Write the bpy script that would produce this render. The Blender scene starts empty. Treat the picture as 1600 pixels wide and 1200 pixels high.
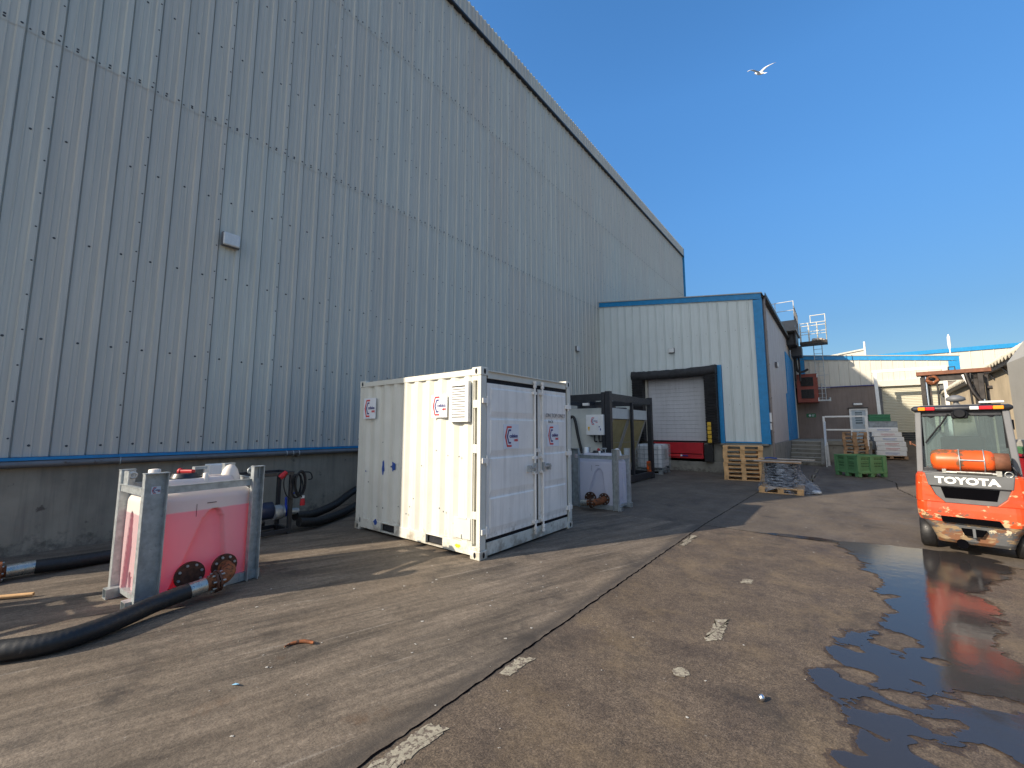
import bpy, bmesh, math, random
import numpy as np
from mathutils import Vector, Matrix, Euler

random.seed(7)
R = math.radians
SC = bpy.context.scene
COL = SC.collection

# ------------------------------------------------------------------ camera
cam_d = bpy.data.cameras.new('camera'); cam = bpy.data.objects.new('camera', cam_d); COL.objects.link(cam)
TH, FPX, PITCH = R(38.3), 645.0, math.atan(70.6 / 645.0)
fw = Vector((-math.sin(TH) * math.cos(PITCH), math.cos(TH) * math.cos(PITCH), math.sin(PITCH)))
rt = Vector((math.cos(TH), math.sin(TH), 0)); up = rt.cross(fw)
cam.matrix_world = Matrix(((rt.x, up.x, -fw.x, 0), (rt.y, up.y, -fw.y, 0), (rt.z, up.z, -fw.z, 1.727), (0, 0, 0, 1)))
cam_d.sensor_width = 36; cam_d.lens = FPX / 1600 * 36; cam_d.clip_end = 3000; cam_d.clip_start = 0.05
SC.camera = cam

# ------------------------------------------------------------------ light
SUNSKY_FILL = (4.6, 4.9, 5.2, 1)
SUN_EL = R(27.0); SDX, SDY = -0.464, -0.886            # horizontal direction towards the sun
w = bpy.data.worlds.new('World'); SC.world = w; w.use_nodes = True
wn = w.node_tree; bg = wn.nodes['Background']
sky = wn.nodes.new('ShaderNodeTexSky'); sky.sky_type = 'NISHITA'; sky.sun_disc = False
sky.sun_elevation = SUN_EL; sky.sun_rotation = math.atan2(SDX, SDY)
sky.air_density = 1.0; sky.dust_density = 0.35; sky.ozone_density = 3.0; sky.altitude = 0
hs = wn.nodes.new('ShaderNodeHueSaturation'); hs.inputs['Saturation'].default_value = 1.22
wn.links.new(sky.outputs[0], hs.inputs['Color'])
tc_ = wn.nodes.new('ShaderNodeTexCoord'); sx_ = wn.nodes.new('ShaderNodeSeparateXYZ'); wn.links.new(tc_.outputs['Generated'], sx_.inputs[0])
cr_ = wn.nodes.new('ShaderNodeValToRGB'); cr_.color_ramp.elements[0].position = 0.0; cr_.color_ramp.elements[0].color = (.25, .25, .25, 1)
for p_, v_ in ((.10, .34), (.21, .44), (.44, .78), (.62, .98)):
    e_ = cr_.color_ramp.elements.new(p_); e_.color = (v_, v_, v_, 1)
cr_.color_ramp.elements[-1].position = 1.0; cr_.color_ramp.elements[-1].color = (1, 1, 1, 1)
wn.links.new(sx_.outputs[2], cr_.inputs[0])
mm_ = wn.nodes.new('ShaderNodeVectorMath'); mm_.operation = 'MULTIPLY'; wn.links.new(hs.outputs[0], mm_.inputs[0]); wn.links.new(cr_.outputs[0], mm_.inputs[1])
# sky round the low sun, behind the camera: white boost added to fill shade
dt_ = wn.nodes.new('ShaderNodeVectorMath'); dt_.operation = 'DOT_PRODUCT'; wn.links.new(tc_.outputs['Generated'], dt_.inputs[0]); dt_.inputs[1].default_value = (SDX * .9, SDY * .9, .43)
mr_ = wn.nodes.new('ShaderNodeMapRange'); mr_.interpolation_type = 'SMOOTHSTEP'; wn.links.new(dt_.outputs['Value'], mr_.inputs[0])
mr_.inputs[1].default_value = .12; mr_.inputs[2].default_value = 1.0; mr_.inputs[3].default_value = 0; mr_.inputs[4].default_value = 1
hw_ = wn.nodes.new('ShaderNodeMix'); hw_.data_type = 'RGBA'; wn.links.new(mr_.outputs[0], hw_.inputs[0]); wn.links.new(mm_.outputs[0], hw_.inputs[6]); hw_.inputs[7].default_value = SUNSKY_FILL
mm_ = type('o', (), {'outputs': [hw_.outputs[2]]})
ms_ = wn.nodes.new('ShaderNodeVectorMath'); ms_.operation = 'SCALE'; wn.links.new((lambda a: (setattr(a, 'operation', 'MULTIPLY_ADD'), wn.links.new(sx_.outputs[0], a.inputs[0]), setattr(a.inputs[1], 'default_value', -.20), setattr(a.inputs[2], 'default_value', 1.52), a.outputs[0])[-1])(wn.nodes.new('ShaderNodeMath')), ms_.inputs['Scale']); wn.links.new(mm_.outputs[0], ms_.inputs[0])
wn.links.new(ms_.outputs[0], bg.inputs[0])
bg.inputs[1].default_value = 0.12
sun_d = bpy.data.lights.new('sun', 'SUN'); sun = bpy.data.objects.new('sun', sun_d); COL.objects.link(sun)
sun_d.energy = 5.0; sun_d.angle = R(0.5); sun_d.color = (1.0, 0.87, 0.70)
sv = Vector((SDX * math.cos(SUN_EL), SDY * math.cos(SUN_EL), math.sin(SUN_EL)))
sun.rotation_euler = sv.to_track_quat('Z', 'Y').to_euler()
SC.view_settings.view_transform = 'Standard'; SC.view_settings.look = 'None'
SC.view_settings.exposure = 0.58; SC.view_settings.gamma = 1.0

# ------------------------------------------------------------------ helpers
def props(o, label=None, cat=None, group=None, kind=None):
    if label: o['label'] = label
    if cat: o['category'] = cat
    if group: o['group'] = group
    if kind: o['kind'] = kind
    return o

def thing(name, label, cat, loc=(0, 0, 0), rz=0.0, group=None):
    o = bpy.data.objects.new(name, None); COL.objects.link(o)
    o.location = loc; o.rotation_euler = (0, 0, rz); o.empty_display_size = 0.2
    return props(o, label, cat, group)

def rootmat(o):
    return Matrix.Translation(o.location) @ o.rotation_euler.to_matrix().to_4x4()

SPLIT = {'corner_post', 'side_rail', 'door_frame', 'dock_shelter', 'shutter_guide', 'lower_wall', 'guide_marker', 'fan_cowl', 'coil', 'latch', 'filler_neck',
         'pipe_bracket', 'gutter_bracket', 'fork_pocket', 'wall_bracket', 'rung', 'hinge', 'plinth', 'bolt', 'casting_hole', 'strap', 'stile', 'frame_rail', 'duct', 'cable',
         'block', 'plant_box', 'leveller_strip', 'junction_box', 'drip_trim', 'blue_scuff', 'cross_member', 'mast_tie', 'roof_guard', 'window_surround', 'window_rubber', 'coil_frame', 'end_panel', 'frame', 'deck', 'pressed_panel', 'fork_carriage', 'shaft'}
class MB:
    def __init__(s): s.v = []; s.f = []; s.m = []; s.sm = []; s.T = None; s.pc = []
    def add(s, vs, fs, m=0, smooth=False):
        b = len(s.v)
        if s.T is not None: vs = [s.T @ Vector(p) for p in vs]
        s.v += [tuple(p) for p in vs]
        f0 = len(s.f)
        for f in fs: s.f.append(tuple(i + b for i in f)); s.m.append(m); s.sm.append(smooth)
        s.pc.append((b, len(s.v), f0, len(s.f)))
        return s
    def clusters(s):
        P = s.pc; bb = []
        for (a, b, _, _) in P:
            q = np.array(s.v[a:b]); bb.append((q.min(0) - .003, q.max(0) + .003))
        par = list(range(len(P)))
        def fd(i):
            while par[i] != i: i = par[i]
            return i
        for i in range(len(P)):
            for j in range(i):
                if (bb[i][0] <= bb[j][1]).all() and (bb[j][0] <= bb[i][1]).all(): par[fd(i)] = fd(j)
        out = {}
        for i in range(len(P)): out.setdefault(fd(i), []).append(P[i])
        return list(out.values())
    def box(s, x0, x1, y0, y1, z0, z1, m=0):
        if x0 > x1: x0, x1 = x1, x0
        if y0 > y1: y0, y1 = y1, y0
        if z0 > z1: z0, z1 = z1, z0
        v = [(x0, y0, z0), (x1, y0, z0), (x1, y1, z0), (x0, y1, z0), (x0, y0, z1), (x1, y0, z1), (x1, y1, z1), (x0, y1, z1)]
        return s.add(v, [(0, 3, 2, 1), (4, 5, 6, 7), (0, 1, 5, 4), (1, 2, 6, 5), (2, 3, 7, 6), (3, 0, 4, 7)], m)
    def beam(s, a, b, w, h, m=0, upv=(0, 0, 1)):
        a = Vector(a); b = Vector(b); d = (b - a).normalized(); u = Vector(upv)
        if abs(d.dot(u)) > .98: u = Vector((0, 1, 0))
        x = d.cross(u).normalized() * (w / 2); z = x.cross(d).normalized() * (h / 2)
        v = [a - x - z, a + x - z, a + x + z, a - x + z, b - x - z, b + x - z, b + x + z, b - x + z]
        return s.add(v, [(0, 1, 2, 3), (7, 6, 5, 4), (1, 0, 4, 5), (2, 1, 5, 6), (3, 2, 6, 7), (0, 3, 7, 4)], m)
    def prism(s, pts, axis, a, b, m=0, smooth=False):
        """pts: 2-D outline (counter-clockwise); axis 'x','y','z' = extrusion axis"""
        n = len(pts)
        def P(p, t):
            if axis == 'x': return (t, p[0], p[1])
            if axis == 'y': return (p[0], t, p[1])
            return (p[0], p[1], t)
        v = [P(p, a) for p in pts] + [P(p, b) for p in pts]
        f = [tuple(range(n))[::-1], tuple(range(n, 2 * n))]
        for i in range(n): f.append((i, (i + 1) % n, n + (i + 1) % n, n + i))
        return s.add(v, f, m, smooth)
    def tube(s, pts, r, n=10, m=0, caps=True, smooth=True):
        pts = [Vector(p) for p in pts]; k = len(pts)
        rr = r if isinstance(r, (list, tuple)) else [r] * k
        v = []; f = []
        t0 = (pts[1] - pts[0]).normalized()
        u = t0.orthogonal().normalized()
        for i in range(k):
            if i == 0: t = t0
            elif i == k - 1: t = (pts[i] - pts[i - 1]).normalized()
            else:
                t = (pts[i + 1] - pts[i - 1])
                t = t.normalized() if t.length > 1e-9 else (pts[i] - pts[i - 1]).normalized()
            u = (u - t * u.dot(t)); u = u.normalized() if u.length > 1e-6 else t.orthogonal().normalized()
            w_ = t.cross(u)
            for j in range(n):
                a = 2 * math.pi * j / n
                v.append(pts[i] + (u * math.cos(a) + w_ * math.sin(a)) * rr[i])
        for i in range(k - 1):
            for j in range(n):
                f.append((i * n + j, i * n + (j + 1) % n, (i + 1) * n + (j + 1) % n, (i + 1) * n + j))
        s.add(v, f, m, smooth)
        if caps:
            s.add(v[:n], [tuple(range(n))[::-1]], m); s.add(v[-n:], [tuple(range(n))], m)
        return s
    def cyl(s, a, b, r, n=14, m=0): return s.tube([a, b], r, n, m)
    def ring(s, c, axis, R0, r, n=20, m=0, k=6):
        c = Vector(c); ax = Vector(axis).normalized(); u = ax.orthogonal().normalized(); w_ = ax.cross(u)
        v = []; f = []
        for i in range(n):
            a = 2 * math.pi * i / n; d = u * math.cos(a) + w_ * math.sin(a)
            for j in range(k):
                b = 2 * math.pi * j / k
                v.append(c + d * (R0 + r * math.cos(b)) + ax * r * math.sin(b))
        for i in range(n):
            for j in range(k): f.append((i * k + j, ((i + 1) % n) * k + j, ((i + 1) % n) * k + (j + 1) % k, i * k + (j + 1) % k))
        return s.add(v, f, m, True)
    def sphere(s, c, r, n=12, m=0, sc=(1, 1, 1)):
        c = Vector(c); v = []; f = []; k = n // 2 + 1
        for i in range(k + 1):
            a = math.pi * i / k
            for j in range(n):
                b = 2 * math.pi * j / n
                v.append(c + Vector((math.sin(a) * math.cos(b) * sc[0], math.sin(a) * math.sin(b) * sc[1], math.cos(a) * sc[2])) * r)
        for i in range(k):
            for j in range(n): f.append((i * n + j, (i + 1) * n + j, (i + 1) * n + (j + 1) % n, i * n + (j + 1) % n))
        return s.add(v, f, m, True)
    def quad(s, a, b, c, d, m=0): return s.add([a, b, c, d], [(0, 1, 2, 3)], m)
    def build(s, name, mats, parent=None, world=False, bevel=0, seg=2, label=None, cat=None, group=None, kind=None, solid=0, subsurf=0, fix=False):
        if name in SPLIT and len(s.pc) > 1:
            cl = s.clusters()
            if len(cl) > 1:
                out = None
                for c in cl:
                    q = MB()
                    for (v0, v1, f0, f1) in c:
                        b = len(q.v); q.v += s.v[v0:v1]; q.f += [tuple(i - v0 + b for i in f) for f in s.f[f0:f1]]; q.m += s.m[f0:f1]; q.sm += s.sm[f0:f1]
                    r = q.build(name, mats, parent, world, bevel, seg, label, cat, group, kind, solid, subsurf, fix); out = out or r
                return out
        me = bpy.data.meshes.new(name)
        vs = s.v
        if parent is not None and world:
            mi = rootmat(parent).inverted(); vs = [tuple(mi @ Vector(p)) for p in vs]
        me.from_pydata(vs, [], s.f)
        if not isinstance(mats, (list, tuple)): mats = [mats]
        for m in mats: me.materials.append(m)
        me.polygons.foreach_set('material_index', s.m)
        me.polygons.foreach_set('use_smooth', s.sm)
        me.update()
        if fix:
            bm = bmesh.new(); bm.from_mesh(me); bmesh.ops.remove_doubles(bm, verts=bm.verts, dist=1e-5)
            bmesh.ops.recalc_face_normals(bm, faces=bm.faces); bm.to_mesh(me); bm.free()
        o = bpy.data.objects.new(name, me); COL.objects.link(o)
        if parent is not None: o.parent = parent
        if solid:
            md = o.modifiers.new('solid', 'SOLIDIFY'); md.thickness = solid; md.offset = 0
        if bevel:
            md = o.modifiers.new('bevel', 'BEVEL'); md.width = bevel; md.segments = seg; md.limit_method = 'ANGLE'; md.angle_limit = R(40)
            md.harden_normals = False
        if subsurf:
            md = o.modifiers.new('sub', 'SUBSURF'); md.levels = subsurf; md.render_levels = subsurf
        return props(o, label, cat, group, kind)

def children(o): return [c for c in COL.objects if c.parent == o]
def dup(o, loc=None, rz=None, label=None, parent=None):
    c = o.copy(); COL.objects.link(c)
    if parent is not None: c.parent = parent
    if loc is not None: c.location = loc
    if rz is not None: c.rotation_euler = (0, 0, rz)
    if label: c['label'] = label
    for ch in children(o): dup(ch, parent=c)
    return c

FONT = None
def text_mesh(s, size, bold=0.0, extr=0.002):
    cu = bpy.data.curves.new('t', 'FONT'); cu.body = s; cu.size = size; cu.offset = bold; cu.extrude = extr
    cu.align_x = 'CENTER'; cu.align_y = 'CENTER'; cu.resolution_u = 3
    ob = bpy.data.objects.new('t', cu); COL.objects.link(ob)
    dg = bpy.context.evaluated_depsgraph_get(); me = bpy.data.meshes.new_from_object(ob.evaluated_get(dg))
    vs = [v.co.copy() for v in me.vertices]; fs = [tuple(p.vertices) for p in me.polygons]
    bpy.data.objects.remove(ob); bpy.data.curves.remove(cu); bpy.data.meshes.remove(me)
    return vs, fs
def put_text(mb, s, size, origin, ux, uz, m=0, bold=0.0, sx=1.0):
    """text in the plane spanned by ux (reading direction) and uz (up)"""
    vs, fs = text_mesh(s, size, bold)
    ux = Vector(ux).normalized(); uz = Vector(uz).normalized(); un = ux.cross(uz)
    o = Vector(origin)
    mb.add([o + ux * v.x * sx + uz * v.y + un * v.z for v in vs], fs, m)

# ------------------------------------------------------------------ materials
def nt(name):
    m = bpy.data.materials.new(name); m.use_nodes = True
    return m, m.node_tree.nodes, m.node_tree.links, m.node_tree.nodes['Principled BSDF']
def ramp(N, L, src, p0, p1, c0=(0, 0, 0, 1), c1=(1, 1, 1, 1)):
    r = N.new('ShaderNodeValToRGB'); r.color_ramp.elements[0].position = p0; r.color_ramp.elements[1].position = p1
    r.color_ramp.elements[0].color = c0; r.color_ramp.elements[1].color = c1
    L.new(src, r.inputs[0]); return r.outputs[0]
def mix(N, L, fac, a, b, mode='MIX'):
    x = N.new('ShaderNodeMix'); x.data_type = 'RGBA'; x.blend_type = mode
    for k, v in ((0, fac), (6, a), (7, b)):
        if hasattr(v, 'is_linked') or isinstance(v, bpy.types.NodeSocket): L.new(v, x.inputs[k])
        elif k == 0: x.inputs[0].default_value = v
        else: x.inputs[k].default_value = (*v, 1) if len(v) == 3 else v
    return x.outputs[2]
def noise(N, L, vec, scale, detail=4, rough=.55, dist=0):
    n = N.new('ShaderNodeTexNoise'); n.inputs['Scale'].default_value = scale; n.inputs['Detail'].default_value = detail
    n.inputs['Roughness'].default_value = rough; n.inputs['Distortion'].default_value = dist
    if vec is not None: L.new(vec, n.inputs['Vector'])
    return n.outputs['Fac']
def mapping(N, L, src, scale=(1, 1, 1), rot=(0, 0, 0), loc=(0, 0, 0)):
    m = N.new('ShaderNodeMapping'); L.new(src, m.inputs['Vector'])
    m.inputs['Scale'].default_value = scale; m.inputs['Rotation'].default_value = rot; m.inputs['Location'].default_value = loc
    return m.outputs[0]
def pos(N): return N.new('ShaderNodeNewGeometry').outputs['Position']
def objc(N): return N.new('ShaderNodeTexCoord').outputs['Object']
def bump(N, L, h, st, dist=.01, prev=None):
    b = N.new('ShaderNodeBump'); b.inputs['Strength'].default_value = st; b.inputs['Distance'].default_value = dist
    L.new(h, b.inputs['Height'])
    if prev is not None: L.new(prev, b.inputs['Normal'])
    return b.outputs[0]
def math_(N, L, op, a, b=None, c=None):
    x = N.new('ShaderNodeMath'); x.operation = op
    for i, v in enumerate((a, b, c)):
        if v is None: continue
        if isinstance(v, bpy.types.NodeSocket): L.new(v, x.inputs[i])
        else: x.inputs[i].default_value = v
    return x.outputs[0]

def Mt(name, col, rough=.6, metal=0.0, var=.14, scale=6, dirt=None, streak=None, bmp=0.0, bscale=60, rv=.12, space='pos', splash=None):
    """general painted / dirty surface. dirt=(colour, threshold 0-1, scale); streak=(colour, strength)"""
    m, N, L, P = nt(name)
    src = pos(N) if space == 'pos' else objc(N)
    n1 = noise(N, L, src, scale, 5)
    lo = tuple(c * (1 - var) for c in col); hi = tuple(min(1, c * (1 + var)) for c in col)
    c = mix(N, L, ramp(N, L, n1, .3, .7), lo, hi)
    if streak:
        s = noise(N, L, mapping(N, L, src, (9, 9, .5)), 1.5, 5, .6)
        c = mix(N, L, math_(N, L, 'MULTIPLY', ramp(N, L, s, .48, .75), streak[1]), c, streak[0])
    if dirt:
        d = noise(N, L, mapping(N, L, src, (1, 1, 1), loc=(3, 7, 1)), dirt[2], 8, .68)
        c = mix(N, L, ramp(N, L, d, dirt[1], dirt[1] + .05), c, dirt[0])
    if splash:                                   # dried mud thrown up from the yard
        sz_ = N.new('ShaderNodeSeparateXYZ'); L.new(src, sz_.inputs[0])
        mr = N.new('ShaderNodeMapRange'); L.new(sz_.outputs[2], mr.inputs[0]); mr.inputs[1].default_value = 0; mr.inputs[2].default_value = splash[1]; mr.inputs[3].default_value = .26; mr.inputs[4].default_value = 0
        sn = math_(N, L, 'ADD', noise(N, L, src, 6, 8, .7), mr.outputs[0])
        c = mix(N, L, math_(N, L, 'MULTIPLY', ramp(N, L, sn, .66, .84), .75), c, splash[0])
    L.new(c, P.inputs['Base Color'])
    rr = ramp(N, L, noise(N, L, src, scale * 2.3, 4), .3, .7, (rough - rv,) * 3 + (1,), (min(1, rough + rv),) * 3 + (1,))
    L.new(rr, P.inputs['Roughness']); P.inputs['Metallic'].default_value = metal
    if bmp: L.new(bump(N, L, noise(N, L, src, bscale, 5), bmp, .004), P.inputs['Normal'])
    return m

MAT = {}
MAT['blue'] = Mt('blue_trim_paint', (.004, .21, .47), .45, var=.12, dirt=((.05, .1, .16), .68, 5), rv=.08)
MAT['cream'] = Mt('container_cream_paint', (.62, .61, .54), .5, var=.05, scale=3, streak=((.50, .47, .40), .35), dirt=((.38, .28, .17), .73, 9), rv=.1, splash=((.22, .18, .13), .45))
MAT['cream2'] = Mt('container_door_paint', (.84, .80, .74), .5, var=.06, scale=3, streak=((.38, .35, .30), .4), dirt=((.30, .24, .18), .75, 7), rv=.1, splash=((.22, .18, .13), .6))
MAT['patch'] = Mt('container_patch_paint', (.44, .45, .44), .55, var=.06)
MAT['gasket'] = Mt('black_rubber_gasket', (.010, .011, .014), .6)
MAT['rubber'] = Mt('black_rubber', (.012, .012, .013), .5, var=.4, scale=25, dirt=((.06, .055, .05), .66, 14), bmp=.2)
MAT['galv'] = Mt('galvanised_steel', (.40, .43, .44), .42, .55, var=.22, scale=14, dirt=((.30, .32, .32), .60, 30))
MAT['steel'] = Mt('zinc_steel', (.48, .47, .42), .33, .8, var=.2, scale=20)
MAT['rust'] = Mt('rusty_steel', (.20, .065, .022), .8, .1, var=.5, scale=18, dirt=((.035, .018, .012), .54, 22), bmp=.5, bscale=90)
MAT['rustdark'] = Mt('dark_rusty_flange', (.085, .036, .022), .6, .3, var=.5, scale=22, dirt=((.12, .05, .03), .64, 30), bmp=.4)
MAT['black'] = Mt('black_painted_steel', (.018, .020, .026), .45, var=.3, scale=10)
MAT['navy'] = Mt('logo_navy', (.02, .02, .16), .5, var=.05)
MAT['red'] = Mt('logo_red', (.60, .03, .035), .5, var=.05)
MAT['stickerwhite'] = Mt('sticker_white', (.72, .74, .78), .45, var=.03)
MAT['white'] = Mt('white_paint', (.72, .72, .70), .5, var=.08, dirt=((.4, .37, .32), .7, 12))
MAT['plasticwhite'] = Mt('white_plastic', (.74, .74, .73), .4, var=.05)
MAT['lampglass'] = Mt('lamp_diffuser', (.68, .69, .68), .25, var=.06)
MAT['lampgrey'] = Mt('lamp_housing', (.12, .12, .13), .5)
MAT['concrete'] = Mt('concrete_wall', (.29, .25, .19), .9, var=.22, scale=1.6, streak=((.16, .14, .115), .6), dirt=((.12, .10, .08), .63, 3.5), splash=((.09, .08, .065), .5), bmp=.35, bscale=30)
MAT['concretelt'] = Mt('light_concrete', (.22, .21, .18), .9, var=.2, scale=2.5, dirt=((.10, .09, .075), .60, 4), splash=((.07, .06, .05), .5), bmp=.35, bscale=30)
MAT['render'] = Mt('brown_rendered_wall', (.20, .16, .14), .9, var=.10, scale=1.2, streak=((.09, .07, .06), .4), bmp=.2, bscale=40)
MAT['beige'] = Mt('beige_block_wall', (.60, .49, .33), .9, var=.14, scale=1.2, streak=((.30, .24, .16), .4), bmp=.2)
MAT['greypanel'] = Mt('pale_grey_sheet', (.38, .37, .34), .6, var=.06, scale=1.2)
MAT['fibre'] = Mt('fibre_cement_roof', (.66, .60, .47), .9, var=.2, scale=3, dirt=((.20, .18, .14), .62, 6))
MAT['wood'] = Mt('pallet_wood', (.62, .37, .17), .85, var=.28, scale=5, dirt=((.26, .18, .10), .62, 9), bmp=.3)
MAT['woodold'] = Mt('weathered_wood', (.33, .20, .11), .85, var=.35, scale=5, dirt=((.14, .09, .06), .58, 9), bmp=.3)
MAT['woodgrey'] = Mt('grey_board_wood', (.42, .36, .30), .85, var=.25, scale=6, dirt=((.15, .12, .10), .6, 8), bmp=.3)
MAT['green'] = Mt('green_plastic', (.10, .25, .115), .45, var=.10, scale=3, dirt=((.09, .16, .07), .68, 6))
MAT['greendk'] = Mt('dark_green_plastic', (.02, .16, .07), .5, var=.2, scale=20)
MAT['signred'] = Mt('red_painted_steel', (.42, .010, .018), .5, var=.18, scale=3, dirt=((.10, .01, .015), .66, 4))
MAT['yellow'] = Mt('yellow_paint', (.62, .38, .03), .6, var=.15, dirt=((.10, .08, .03), .6, 12))
MAT['yellowdot'] = Mt('orange_yellow_paint', (.85, .50, .02), .6)
MAT['bluepaint'] = Mt('blue_old_paint', (.02, .07, .30), .6)
MAT['orangeclean'] = Mt('orange_paint', (.66, .09, .014), .38, var=.12, scale=4, dirt=((.16, .075, .035), .525, 4), rv=.08)
MAT['forkgrey'] = Mt('forklift_grey_paint', (.10, .105, .11), .5, var=.16, scale=6, dirt=((.24, .23, .22), .70, 10))
MAT['cabgrey'] = Mt('cab_grey_paint', (.13, .135, .145), .5, var=.1, scale=6)
MAT['redlens'] = Mt('red_lens', (.55, .01, .015), .2, var=.05)
MAT['amberlens'] = Mt('amber_lens', (.85, .26, .01), .2, var=.05)
MAT['clearlens'] = Mt('clear_lens', (.6, .62, .62), .15, var=.05)
MAT['louvre'] = Mt('red_brown_louvre_paint', (.23, .045, .025), .6, var=.2, scale=4)
MAT['dooralu'] = Mt('pale_blue_door_paint', (.40, .47, .52), .4, var=.08)
MAT['shutter'] = Mt('roller_shutter_grey', (.50, .50, .52), .55, var=.05, scale=1.5, streak=((.26, .26, .26), .35), dirt=((.22, .19, .16), .72, 2.5))
MAT['shuttercream'] = Mt('roller_shutter_cream', (.50, .48, .38), .6, var=.05, scale=1.5)
MAT['shelter'] = Mt('black_dock_shelter', (.020, .020, .023), .7, var=.5, scale=4, dirt=((.06, .06, .06), .64, 6), bmp=.4, bscale=14)
MAT['fin'] = Mt('coil_fins', (.36, .31, .15), .6, .2, var=.12, scale=3)
MAT['cabinet'] = Mt('pale_grey_cabinet', (.55, .57, .54), .5, var=.06)
MAT['chrome'] = Mt('chrome_rod', (.75, .76, .78), .12, 1.0, var=.05)
MAT['mast'] = Mt('greasy_mast_steel', (.030, .026, .024), .5, .4, var=.5, scale=12, dirt=((.14, .06, .03), .62, 14))
MAT['mastbrown'] = Mt('rusty_brown_plate', (.16, .065, .035), .7, .2, var=.3, scale=9)
MAT['feather'] = Mt('white_feathers', (.72, .72, .70), .9, var=.05)
MAT['feathergrey'] = Mt('grey_feathers', (.30, .31, .33), .9, var=.1)
MAT['beak'] = Mt('yellow_beak', (.6, .4, .05), .6)
MAT['bluevalve'] = Mt('blue_valve_paint', (.01, .05, .38), .35)
MAT['cutting'] = Mt('worn_road_paint', (.30, .27, .205), .9, var=.25, scale=18, dirt=((.12, .095, .075), .50, 34), bmp=.5, bscale=120)
MAT['dropping'] = Mt('bird_dropping', (.42, .40, .36), .9, var=.2, scale=40)
MAT['bluelitter'] = Mt('blue_plastic_scrap', (.25, .5, .7), .4)
MAT['gold'] = Mt('grey_galv_rail', (.55, .56, .55), .5, .2, var=.15, scale=12)

def mat_cladding():
    m, N, L, P = nt('aged_grey_cladding')
    p = pos(N); sp = N.new('ShaderNodeSeparateXYZ'); L.new(p, sp.inputs[0])
    y, z = sp.outputs[1], sp.outputs[2]
    sh = math_(N, L, 'FLOOR', math_(N, L, 'DIVIDE', math_(N, L, 'SUBTRACT', y, .24), 1.098))
    row = math_(N, L, 'ADD', math_(N, L, 'GREATER_THAN', z, 7.58), math_(N, L, 'GREATER_THAN', z, 12.12))
    cb = N.new('ShaderNodeCombineXYZ'); L.new(sh, cb.inputs[0]); L.new(row, cb.inputs[1])
    wn_ = N.new('ShaderNodeTexWhiteNoise'); wn_.noise_dimensions = '2D'; L.new(cb.outputs[0], wn_.inputs['Vector'])
    big = noise(N, L, mapping(N, L, p, (1, .35, .12)), .8, 4)
    f = math_(N, L, 'ADD', math_(N, L, 'MULTIPLY', wn_.outputs[0], .5), math_(N, L, 'MULTIPLY', big, .5))
    c = mix(N, L, ramp(N, L, f, .28, .72), (.62, .62, .545), (.60, .565, .49))
    st = noise(N, L, mapping(N, L, p, (1, 16, .35)), 1.2, 6, .65)
    c = mix(N, L, math_(N, L, 'MULTIPLY', ramp(N, L, st, .35, .72), .75), c, (.42, .42, .38))
    st2 = noise(N, L, mapping(N, L, p, (1, 26, .6), loc=(0, 4, 9)), 1.0, 5, .6)
    c = mix(N, L, math_(N, L, 'MULTIPLY', ramp(N, L, st2, .60, .80), .45), c, (.68, .68, .63))
    dr = noise(N, L, mapping(N, L, p, (1, 9, 1.6), loc=(0, 1, 2)), 1.1, 3, .5)
    c = mix(N, L, ramp(N, L, dr, .775, .80), c, (.76, .76, .72))
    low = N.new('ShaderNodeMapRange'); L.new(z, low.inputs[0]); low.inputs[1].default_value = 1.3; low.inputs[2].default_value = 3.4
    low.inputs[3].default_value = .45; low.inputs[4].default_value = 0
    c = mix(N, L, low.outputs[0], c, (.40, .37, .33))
    L.new(c, P.inputs['Base Color']); P.inputs['Roughness'].default_value = .62
    L.new(bump(N, L, noise(N, L, mapping(N, L, p, (1, 3, .5)), 1.6, 3), .25, .03), P.inputs['Normal'])
    return m
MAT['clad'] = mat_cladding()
MAT['clad2'] = Mt('cream_grey_cladding', (.63, .68, .67), .6, var=.05, scale=.8, streak=((.50, .53, .51), .45))
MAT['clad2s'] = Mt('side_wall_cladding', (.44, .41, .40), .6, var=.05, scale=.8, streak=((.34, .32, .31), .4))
MAT['clad3'] = Mt('cream_cladding', (.52, .50, .44), .6, var=.05, scale=.8, streak=((.40, .38, .32), .4))

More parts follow.
